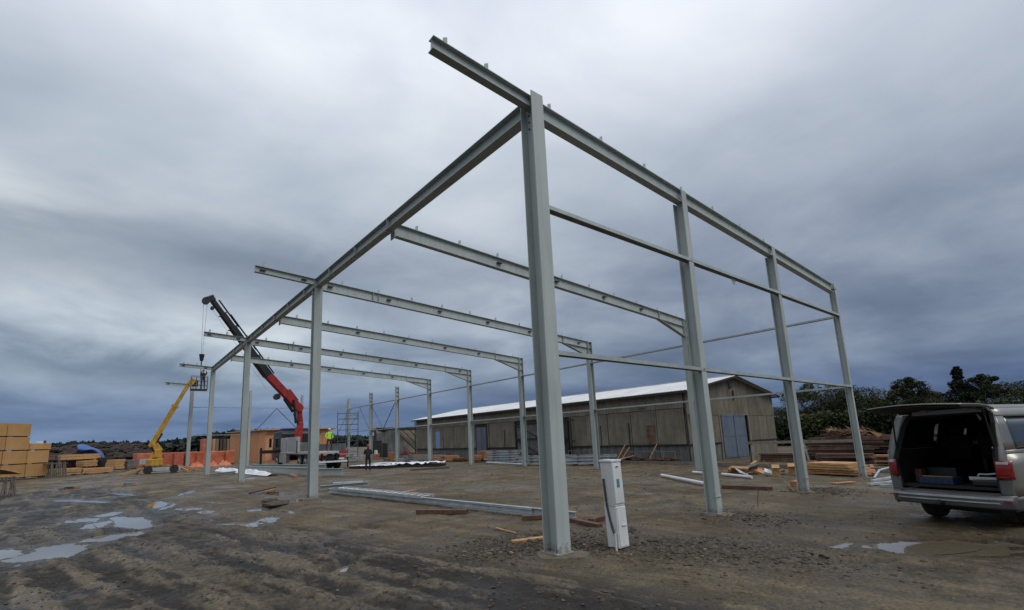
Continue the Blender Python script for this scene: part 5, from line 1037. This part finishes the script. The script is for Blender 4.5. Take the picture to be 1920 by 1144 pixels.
# outer skin: both sides and the roof, open at the back, with a hole for the rear side window on the visible side
def skin(s, z0, z1, b0, b1, name, mk, out=0.0, nz_=4, nb2=8, par=VN, th=.02, yb=None):
    m = MB(); m.grid(lambda u, v: V(side_a(z0+(z1-z0)*v, s)+s*out, (max(b0, rear_b(z0+(z1-z0)*v)) if b0 < .2 else b0)+((min(b1, front_b(z0+(z1-z0)*v))-(max(b0, rear_b(z0+(z1-z0)*v)) if b0 < .2 else b0))*u), z0+(z1-z0)*v), nb2, nz_); return m.build(name, mk, par, smooth=True, solid=th)
for s_ in (-1, 1):
    skin(s_, .42, 1.07, 0, 5, 'side_panel', 'van'); skin(s_, .20, .415, .0, 5, 'sill_trim', 'vandk', .006)
    skin(s_, 1.075, 1.13, 0, 5, 'waistline', 'van', .002)
    skin(s_, 1.66, 1.80, 0, 5, 'roof_rail_panel', 'van'); skin(s_, 1.13, 1.66, 0, .36, 'rear_pillar', 'van')
    skin(s_, 1.13, 1.66, 1.62, 1.76, 'pillar', 'vandk'); skin(s_, 1.13, 1.66, 2.75, 2.9, 'pillar', 'vandk')
    for b0, b1 in ((.36, 1.62), (1.76, 2.75), (2.9, 3.5)): w_ = skin(s_, 1.13, 1.66, b0, b1, 'side_window', 'glass', -.012, par=VN, th=.006)
m = MB(); m.grid(lambda u, v: V(side_a(1.80, -1)+(side_a(1.80, 1)-side_a(1.80, -1))*u, .13+(2.85-.13)*v, 1.80+.075*math.sin(PI*u)**.5), 14, 8); m.build('roof', 'van', VN, smooth=True, solid=.03)
m = MB(); m.grid(lambda u, v: V(-.66+1.36*u, 2.85+1.25*v, 1.86-.78*v+.03*math.sin(PI*u)), 8, 6); m.build('windscreen', 'glass', VN, smooth=True, solid=.01)
m = MB(); m.grid(lambda u, v: V(-.78+1.56*u, 4.1+.4*math.sin(v*PI/2), 1.08-.75*v*v), 8, 8); m.build('bonnet', 'van', VN, smooth=True, solid=.02)
# interior box
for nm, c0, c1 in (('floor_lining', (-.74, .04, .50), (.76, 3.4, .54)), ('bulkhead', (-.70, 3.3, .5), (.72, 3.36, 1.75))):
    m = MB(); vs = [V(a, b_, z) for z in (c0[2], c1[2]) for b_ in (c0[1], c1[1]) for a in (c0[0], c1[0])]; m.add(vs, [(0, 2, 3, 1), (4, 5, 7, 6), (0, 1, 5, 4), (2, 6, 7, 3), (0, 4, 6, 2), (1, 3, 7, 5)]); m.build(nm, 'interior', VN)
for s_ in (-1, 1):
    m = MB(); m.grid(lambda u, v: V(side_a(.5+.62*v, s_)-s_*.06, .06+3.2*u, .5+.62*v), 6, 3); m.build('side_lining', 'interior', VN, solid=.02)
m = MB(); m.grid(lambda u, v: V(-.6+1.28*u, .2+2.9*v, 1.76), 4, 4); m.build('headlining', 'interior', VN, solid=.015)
def vbox(a0, a1, b0, b1, z0, z1, name, mk, par=VN, bevel=.006, top=0, lab=None):
    vs = [V(a+(top*(z == z1)), b_, z) for z in (z0, z1) for b_ in (b0, b1) for a in (a0, a1)]; m = MB().add(vs, [(0, 2, 3, 1), (4, 5, 7, 6), (0, 1, 5, 4), (2, 6, 7, 3), (0, 4, 6, 2), (1, 3, 7, 5)]); return m.build(name, mk, par, bevel=bevel)
for a in (-.5, .02, .45): sb_ = vbox(a-.2, a+.2, 1.75, 1.9, .9, 1.35, 'seat_back', 'interior', bevel=.04); vbox(a-.1, a+.1, 1.78, 1.88, 1.37, 1.52, 'headrest', 'interior', sb_, bevel=.03)
# rear frame of the opening
def strip(pts, w, d, name, mk, par=VN, smooth=False):
    m = MB()
    for p, q in zip(pts[:-1], pts[1:]): m.bar(V(*p), V(*q), w, d)
    return m.build(name, mk, par)
L_edge = [(-.67, .03, .50), (-.69, .0, .95), (-.62, .03, 1.2), (-.52, .09, 1.55), (-.44, .13, 1.70), (-.34, .14, 1.755)]
R_edge = [(.66, .03, .50), (.68, .0, .95), (.70, .03, 1.2), (.70, .09, 1.55), (.68, .13, 1.72), (.60, .14, 1.775)]
strip(L_edge, .05, .07, 'door_seal', 'interior'); strip(R_edge, .05, .07, 'door_seal', 'interior')
m = MB()
for s_, E_ in ((-1, L_edge), (1, R_edge)):
    m = MB(); n = len(E_); k = 0
    for (a, b_, z) in E_: m.v += [V(a, b_-.01, z), V(side_a(min(z, 1.80), s_)*1.0, rear_b(z), z)]
    m.f = [(2*i, 2*i+1, 2*i+3, 2*i+2) for i in range(n-1)]; m.m = [0]*(n-1); m.build('rear_corner_panel', 'van', VN, smooth=True, solid=.015)
    skn = vbox(*( (-.80, -.655) if s_ < 0 else (.655, .81)), -.01, .03, .44, .68, 'corner_cladding', 'vandk', bevel=.015)
strip([(-.36, .12, 1.765), (.62, .12, 1.785)], .05, .07, 'roof_crossbar', 'van'); strip([(-.52, .14, 1.72), (.68, .14, 1.74)], .03, .05, 'opening_head', 'interior')
# lamps
for s_ in (-1, 1):
    a0, a1 = (-.795, -.665) if s_ < 0 else (.665, .85); m = MB(); m.grid(lambda u, v: V((a0+(a1-a0)*u) if s_ > 0 else (a1+(a0-a1)*u), -.045+.05*u*u+.02*abs(v-.5), .69+.28*v), 6, 6); l_ = m.build('tail_lamp', 'lamp', VN, smooth=True, solid=.03)
    vbox(a0+.02, a1-.03, -.062, -.045, .915, .955, 'clear_lens', 'lampw', l_, bevel=.004); vbox(a0+.02, a1-.03, -.058, -.045, .75, .76, 'lens_line', 'interior', l_, bevel=.001)
# bumper with bright strips
m = MB(); m.grid(lambda u, v: V(-.80+1.62*u, -.10-.03*math.sin(PI*u)+.10*(abs(2*u-1)**8)+.06*abs(v-.5), .235+.205*v), 24, 6); bp_ = m.build('rear_bumper', 'vandk', VN, smooth=True, solid=.04)
m = MB(); m.grid(lambda u, v: V(-.79+1.58*u, -.135-.03*math.sin(PI*u)+.10*(abs(2*u-1)**8), .375+.035*v), 24, 1); m.build('bright_strip', 'alu', bp_, solid=.012)
m = MB(); m.grid(lambda u, v: V(-.77+1.54*u, -.125-.03*math.sin(PI*u)+.10*(abs(2*u-1)**8), .315+.018*v), 24, 1); m.build('bright_strip', 'alu', bp_, solid=.012)
m = MB(); m.grid(lambda u, v: V(-.66+1.32*u, -.10+.16*v, .455+.0*v), 8, 2); m.build('loading_sill', 'vandk', bp_, solid=.02)
for a in (-.76, .76): vbox(a-.05, a+.05, -.125, -.08, .352, .37, 'reflector', 'lamp', bp_, bevel=.002)
MB().tube(V(-.05, -.13, .27), V(-.05, -.25, .30), .035).build('tow_ball', 'interior', VN)
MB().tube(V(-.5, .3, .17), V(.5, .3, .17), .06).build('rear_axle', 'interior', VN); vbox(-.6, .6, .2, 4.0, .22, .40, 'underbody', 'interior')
for a in (-.62, .64):
    for b_ in (.92, 3.6):
        w_ = MB().tube(V(a-.10, b_, .23), V(a+.10, b_, .23), .34, n=28).build('wheel', 'rubber', VN, bevel=.02); s_ = 1 if a > 0 else -1; MB().tube(V(a+s_*.095, b_, .23), V(a+s_*.108, b_, .23), .19, n=18).build('rim', 'alu', w_)
# tailgate: hinged at the roof edge, raised just past level, thick shell with window
def TG(u, t_, off=0.0):   # u across 0..1, t along hinge->tip
    wv = 1-.10*(1-t_)*0; a = -.50+1.20*u; a = .10+(a-.10)*(1.06+.10*math.sin(PI*min(1, t_))); sag = .085*math.sin(PI*u)*(1-.45*t_); z = 1.80+.065*t_+.02*math.sin(PI*min(1, t_*.95+.08))+sag*.7-off; b_ = .10-1.12*t_+.10*t_*(abs(2*u-1)**3); return V(a, b_, z)
tg = MB(); tg.grid(lambda u, v: TG(u, v), 20, 14); TGo = tg.build('tailgate', 'van', VN, smooth=True, solid=.02)
m = MB(); m.grid(lambda u, v: TG(.02+.96*u, .01+.975*v, .030+.03*math.sin(PI*v)), 16, 10); m.build('inner_lining', 'interior', TGo, smooth=True, solid=.012)
m = MB(); m.grid(lambda u, v: TG(.14+.72*u, .12+.40*v, -.018), 10, 6); m.build('tailgate_window', 'glass', TGo, smooth=True, solid=.004)
for u in (.0, 1.0):
    m = MB()
    for i in range(12): m.bar(TG(u, i/12, .022), TG(u, (i+1)/12, .022), .02, .028)
    m.build('edge_trim', 'interior', TGo)
MB().tube(V(-.66, .03, 1.05), TG(0.05, .30, .05), .013).build('gas_strut', 'interior', VN); MB().tube(V(.69, .03, 1.1), TG(.95, .28, .05), .013).build('gas_strut', 'interior', VN)
for a in (-.2, .48): vbox(a, a+.09, .02, .12, 1.775, 1.82, 'hinge', 'van')
vbox(.655, .67, .0, .05, 1.16, 1.19, 'striker', 'alu'); vbox(-.60, -.585, .02, .04, 1.17, 1.195, 'courtesy_lamp', 'white')
# cargo
def cargo(a0, a1, b0, b1, z0, z1, name, mk, lab, cat, bevel=.008):
    vs = [V(a, b_, z) for z in (z0, z1) for b_ in (b0, b1) for a in (a0, a1)]; m = MB().add(vs, [(0, 2, 3, 1), (4, 5, 7, 6), (0, 1, 5, 4), (2, 6, 7, 3), (0, 4, 6, 2), (1, 3, 7, 5)]); return single(m, name, mk, lab, cat, bevel=bevel)
cr = cargo(-.46, .02, .15, .5, .545, .66, 'crate', 'bluecrate', 'blue plastic crate in the back of the van', 'crate')
for k in range(5):
    a = -.42+.09*k; m = MB().bar(V(a, .146, .57), V(a, .146, .64), .05, .006, (vn[0], vn[1], 0)); OFF[cr.name] = np.array(cr.location); m.build('rib', 'bluecrate', cr)
cargo(-.42, .0, .18, .24, .665, .678, 'batten', 'woodlt', 'pale batten lying across the blue crate in the van', 'batten')
cargo(-.50, -.08, .55, .9, .545, .80, 'tool_case', 'black', 'black tool case behind the blue crate in the van', 'case'); cargo(-.60, -.5, .35, .5, .545, .78, 'cardboard_box', 'wooddk', 'brown box at the left wall inside the van', 'box')
bg_ = cargo(.28, .62, .10, .45, .545, .66, 'tool_bag', 'black', 'black bag under the silver tools in the van', 'bag', .03)
m = MB().bar(V(.26, .12, .685), V(.60, .14, .685), .035, .03).bar(V(.26, .12, .67), V(.60, .14, .67), .012, .05); single(m, 'spirit_level', 'alu', 'silver aluminium bar lying on the black bag in the van', 'tool')
m = MB().path([V(.34, .2, .70), V(.36, .2, .74), V(.45, .2, .735), V(.58, .2, .755)], .014); single(m, 'hand_tool', 'alu', 'curved silver hand tool on top of the black bag', 'tool')

# ------------------------------------------------------------------ trees, hedge, hills
def tree(px, D, ytop, wpx, mk, lab, kind='broad', seed=0, n=5200):
    r_ = np.random.default_rng(seed); c = AT(px, D); ht = ZA(px, ytop, c)*1.07; wd = wpx/F_PX*D*.5; t = thing('conifer' if kind == 'con' else 'broadleaf_tree', lab, 'tree', (c[0], c[1], 0), 'trees at the edge of the yard')
    m = MB(); m.tube((c[0], c[1], 0), (c[0]+.1, c[1], ht*.55), .035*ht*.6, .02*ht*.5, 9)
    for k in range(7): a = r_.uniform(0, 2*PI); z = ht*r_.uniform(.25, .55); m.tube((c[0], c[1], z), (c[0]+math.cos(a)*wd*.6, c[1]+math.sin(a)*wd*.6, z+ht*.22), .07, .03, 6)
    m.build('trunk', 'bark', t)
    if kind == 'con':
        zc_ = r_.uniform(.10, 1, 90)**.9; cen = np.stack([wd*.85*(1-zc_)**.8*np.cos(a_ := r_.uniform(0, 2*PI, 90))*r_.uniform(.3, 1, 90), wd*.85*(1-zc_)**.8*np.sin(a_)*r_.uniform(.3, 1, 90), ht*zc_], -1); rad = wd*.20*(1.15-zc_)+.12
    else:
        k = 30; u = r_.normal(size=(k, 3)); u /= np.linalg.norm(u, axis=1)[:, None]; q = r_.uniform(.35, 1, k)[:, None]**.5; cen = u*q*np.array([wd*.8, wd*.8, ht*.36])+np.array([0, 0, ht*.58]); cen[:, 2] = np.minimum(cen[:, 2], ht*.93); rad = wd*r_.uniform(.12, .33, k)
    idx = r_.integers(0, len(cen), n); v = r_.normal(size=(n, 3)); v /= np.linalg.norm(v, axis=1)[:, None]; P = cen[idx]+v*(np.atleast_1d(rad)[idx]*r_.uniform(.55, 1.08, n))[:, None]*np.array([1, 1, .75]); P[:, 2] = np.clip(P[:, 2], .3, ht)
    s = (.0115*ht*r_.uniform(.6, 1.4, n))[:, None]; a = r_.normal(size=(n, 3)); a /= np.linalg.norm(a, axis=1)[:, None]; b_ = np.cross(a, r_.normal(size=(n, 3))); b_ /= np.linalg.norm(b_, axis=1)[:, None]
    Q = np.stack([P-a*s, P-b_*s*.6, P+a*s, P+b_*s*.6], 1).reshape(-1, 3)
    me = bpy.data.meshes.new('crown'); me.vertices.add(4*n); me.vertices.foreach_set('co', Q.ravel()); me.loops.add(4*n); me.loops.foreach_set('vertex_index', np.arange(4*n)); me.polygons.add(n); me.polygons.foreach_set('loop_start', np.arange(n)*4); me.update(calc_edges=True); me.materials.append(MT[mk])
    o = link(bpy.data.objects.new('crown', me)); o.parent = t; return t
for i, (px, D, yt, w, mk, lab, kd) in enumerate((
    (1462, 62, 768, 90, 'leaf', 'low dark bushy tree just right of the barn gable', 'b'), (1500, 66, 757, 85, 'leaf', 'dark bushy tree between barn gable and second wind post', 'b'),
    (1545, 60, 716, 130, 'leaf', 'tall dark broadleaf tree behind the second wind post', 'b'), (1597, 62, 724, 110, 'autumn', 'broad tree with yellowing leaves behind the right corner column', 'b'),
    (1640, 66, 752, 80, 'leaf', 'lower dark tree between the yellowing trees', 'b'), (1688, 60, 716, 110, 'autumn', 'round yellowing tree above the van tailgate', 'b'), (1722, 58, 711, 60, 'leaf', 'slim dark tree poking above the tailgate', 'b'),
    (1768, 64, 735, 70, 'autumn', 'low olive tree left of the tall conifer', 'b'), (1826, 60, 694, 74, 'needle', 'tallest dark conifer above the van roof', 'c'), (1866, 60, 698, 56, 'leaf', 'airy green tree right of the tallest conifer', 'b'),
    (1905, 60, 717, 90, 'autumn', 'olive-yellow tree at the right edge behind the van', 'b'), (1790, 66, 742, 70, 'leaf', 'dense dark bush tree over the middle of the tailgate', 'b'), (1950, 60, 720, 90, 'leaf', 'dark tree cut by the right photo edge', 'b'))):
    tree(px, D, yt, w, mk, lab, 'con' if kd == 'c' else 'broad', seed=100+i, n=15000)
def mass(name, pts, D0, D1, mk, lab, cat, n, s0, kind='stuff', low=0.0):
    """leafy mass standing between two distances, top edge given by height at sight-line px"""
    r_ = np.random.default_rng(len(lab)); xs_ = r_.uniform(pts[0][0], pts[-1][0], n); ys_ = np.interp(xs_, [p[0] for p in pts], [p[1] for p in pts]); V_ = []
    DD = r_.uniform(D0, D1, n); co_ = np.empty((n, 3))
    for i in range(n):
        c = AT(xs_[i], DD[i]); zt = ZA(xs_[i], ys_[i], c); zt *= 1+.05*math.sin(xs_[i]*.37)+.05*math.sin(xs_[i]*1.3+1); co_[i] = (c[0], c[1], low+(zt-low)*r_.random()**.6)
    s = (s0*r_.uniform(.5, 1.3, n))[:, None]; a = r_.normal(size=(n, 3)); a /= np.linalg.norm(a, axis=1)[:, None]; b_ = np.cross(a, r_.normal(size=(n, 3))); b_ /= np.linalg.norm(b_, axis=1)[:, None]
    Q = np.stack([co_-a*s, co_-b_*s*.7, co_+a*s, co_+b_*s*.7], 1).reshape(-1, 3); me = bpy.data.meshes.new(name); me.vertices.add(4*n); me.vertices.foreach_set('co', Q.ravel()); me.loops.add(4*n); me.loops.foreach_set('vertex_index', np.arange(4*n)); me.polygons.add(n); me.polygons.foreach_set('loop_start', np.arange(n)*4); me.update(calc_edges=True); me.materials.append(MT[mk])
    o = link(bpy.data.objects.new(name, me)); return tag(o, lab, cat, kind=kind)
mass('hedge', [(1435, 790), (1480, 785), (1560, 775), (1620, 772), (1700, 765), (1800, 760), (1990, 750)], 52, 58, 'leaf', 'dark undergrowth filling the foot of the trees on the right', 'hedge', 42000, .17)
mass('distant_wood', [(100, 838), (180, 836), (260, 836), (300, 835), (345, 829), (370, 822), (400, 818), (470, 812), (560, 818), (640, 822), (690, 824), (800, 822)], 330, 380, 'farwood', 'far dark wooded ridge along the horizon on the left', 'wood', 9000, 3.2)
# low hills closing the horizon
m = MB(); m.grid(lambda u, v: ((p := AT(-700+3600*u, 420+500*v))[0], p[1], -1+(6+3*math.sin(u*17)+3*math.sin(u*41+1)+1.5*math.sin(u*90))*math.sin(PI*min(1, v*.9+.02))), 160, 6); o = m.build('hills', 'farwood', smooth=True); o['kind'] = 'structure'
# scrap heap with blue tarpaulin
m = MB(); r_ = random.Random(8)
def heap_top(px): return np.interp(px, (95, 130, 150, 200, 235, 260, 290), (840, 838, 836, 833, 833, 836, 842))
for k in range(1500):
    px = r_.uniform(95, 300); D = r_.uniform(84, 100); c = AT(px, D); zt = ZA(px, heap_top(px)-1, AT(px, 90)); z = zt*r_.random()**.55*(1-abs(D-92)/14)+.0; a = r_.uniform(0, PI)
    if k % 3: m.ico((c[0], c[1], z), r_.uniform(.3, .8), 1.3, 1, .6, .3, rn=r_)
    else: m.bar((c[0], c[1], z), (c[0]+math.cos(a)*1.4, c[1]+math.sin(a)*1.4, z+r_.uniform(-.5, .7)), .12, .12)
o = m.build('scrap_heap', 'scrap'); tag(o, 'long dark rusty scrap heap behind the timber packs on the left', 'scrap heap', kind='stuff')
m = MB(); m.grid(lambda u, v: ((c := AT(144+54*u, 83-5*math.sin(PI*v)))[0], c[1], ZA(144+54*u, 834.5+24*u**3.2, AT(144+54*u, 83))-1.3*v*(1-.4*u)+.12*math.sin(u*9+v*5)), 20, 8); single(m, 'tarpaulin', 'bluetarp', 'bright blue tarpaulin draped over the scrap heap', 'tarpaulin', solid=.05, smooth=True)
single(MB().tube((*AT(190, 92)[:2], 2), (*AT(190, 92)[:2], ZA(190, 829, AT(190, 92))), .22), 'chimney_pipe', 'dark', 'short dark pipe standing up behind the blue tarpaulin', 'pipe')
fthing(66, 84, 828, 842, 70, 'white', 'white_container', 'pale grey box top showing behind the tan packs', 'container', 2.5, parts=lambda t, fr, z0, z1: fbox(fr, fr[3]-.2, fr[3]+.02, z0, z1+.1, -.05, .1).build('corner_post', 'bolt', t))

# ------------------------------------------------------------------ stones, clods and straw on the mud
def scatter(name, n, fn, smin, smax, mk, lab, cat, flat=.6, seed=1):
    m = MB(); r_ = random.Random(seed); c = 0
    while c < n:
        x, y = fn(r_); z = gh(x, y); s = smin*(smax/smin)**(r_.random()**2.2)
        if z < WATER-low_at(x, y)+.006: c += 1; continue
        m.ico((x, y, z+s*.12), s, r_.uniform(.7, 1.5), r_.uniform(.7, 1.5), flat*r_.uniform(.6, 1.2), .28, 1 if r_.random() < .12 else 0, r_); c += 1
    o = m.build(name, mk); return tag(o, lab, cat, kind='stuff')
blobs = ((.7, .15, .55), (1.15, -1.0, .6), (-.55, .7, .6), (4.7, -.5, .7), (9.2, -.3, .6), (1.9, -1.9, 1.0), (.2, .9, .5))
def near_blob(r_):
    b_ = r_.choice(blobs); return r_.gauss(b_[0], b_[2]*.6), r_.gauss(b_[1], b_[2]*.6)
scatter('clods', 7000, near_blob, .006, .040, ['soil', 'stone'], 'dark clods and chips of spoil round the column feet', 'clods')
scatter('gravel', 3800, lambda r_: (r_.uniform(-6, 7), r_.uniform(-4.6, 6)), .004, .024, ['soil', 'stone'], 'small stones and crumbs of mud spread over the yard', 'gravel', seed=2)
scatter('gravel', 1500, lambda r_: (r_.uniform(-1, 15), r_.uniform(-5, 16)), .010, .035, ['soil', 'stone'], 'scattered stones on the sandy floor of the hall', 'gravel', seed=3)
def mudpos(r_):
    y = -4.5+15*r_.random()**1.3; xc = np.interp(y, [-8, -2, 0, 2.5, 7, 9.5, 16], [-.2, -1.5, -1.95, -2.5, -3.5, -4.2, -4.7]); return xc+r_.choice((-3.6, -2.95, -2.35, -1.8, -1.15, -.65, -.1, .45))+r_.gauss(0, .14), y
scatter('clods', 9000, mudpos, .004, .021, ['soil', 'stone'], 'dark crumbs of churned mud along the wheel ruts', 'clods', seed=6)
m = MB(); r_ = random.Random(4)
for k in range(420):
    x, y = near_blob(r_) if k % 3 else (r_.uniform(-5, 7), r_.uniform(-4, 8)); z = gh(x, y); a = r_.uniform(0, PI); l = r_.uniform(.03, .14)
    if z < WATER-low_at(x, y)+.006: continue
    m.bar((x, y, z+.006), (x+math.cos(a)*l, y+math.sin(a)*l, z+.012), .006, .005)
tag(m.build('straw', 'grass'), 'short dry stalks and splinters lying in the mud', 'straw', kind='stuff')
for i, (px, py, s) in enumerate(((520, 947, .16), (505, 941, .10), (1175, 997, .10))):
    c = G(px, py); m = MB(); m.ico((c[0], c[1], .03), s*1.5, 1.6, 1.2, .5, .25); single(m, 'mud_lump', 'soil', ['dark mud lump on the sand left of the second column', 'smaller dark lump left of the mud lump', 'dark clod touching the foot of the meter cabinet'][i], 'mud lump')
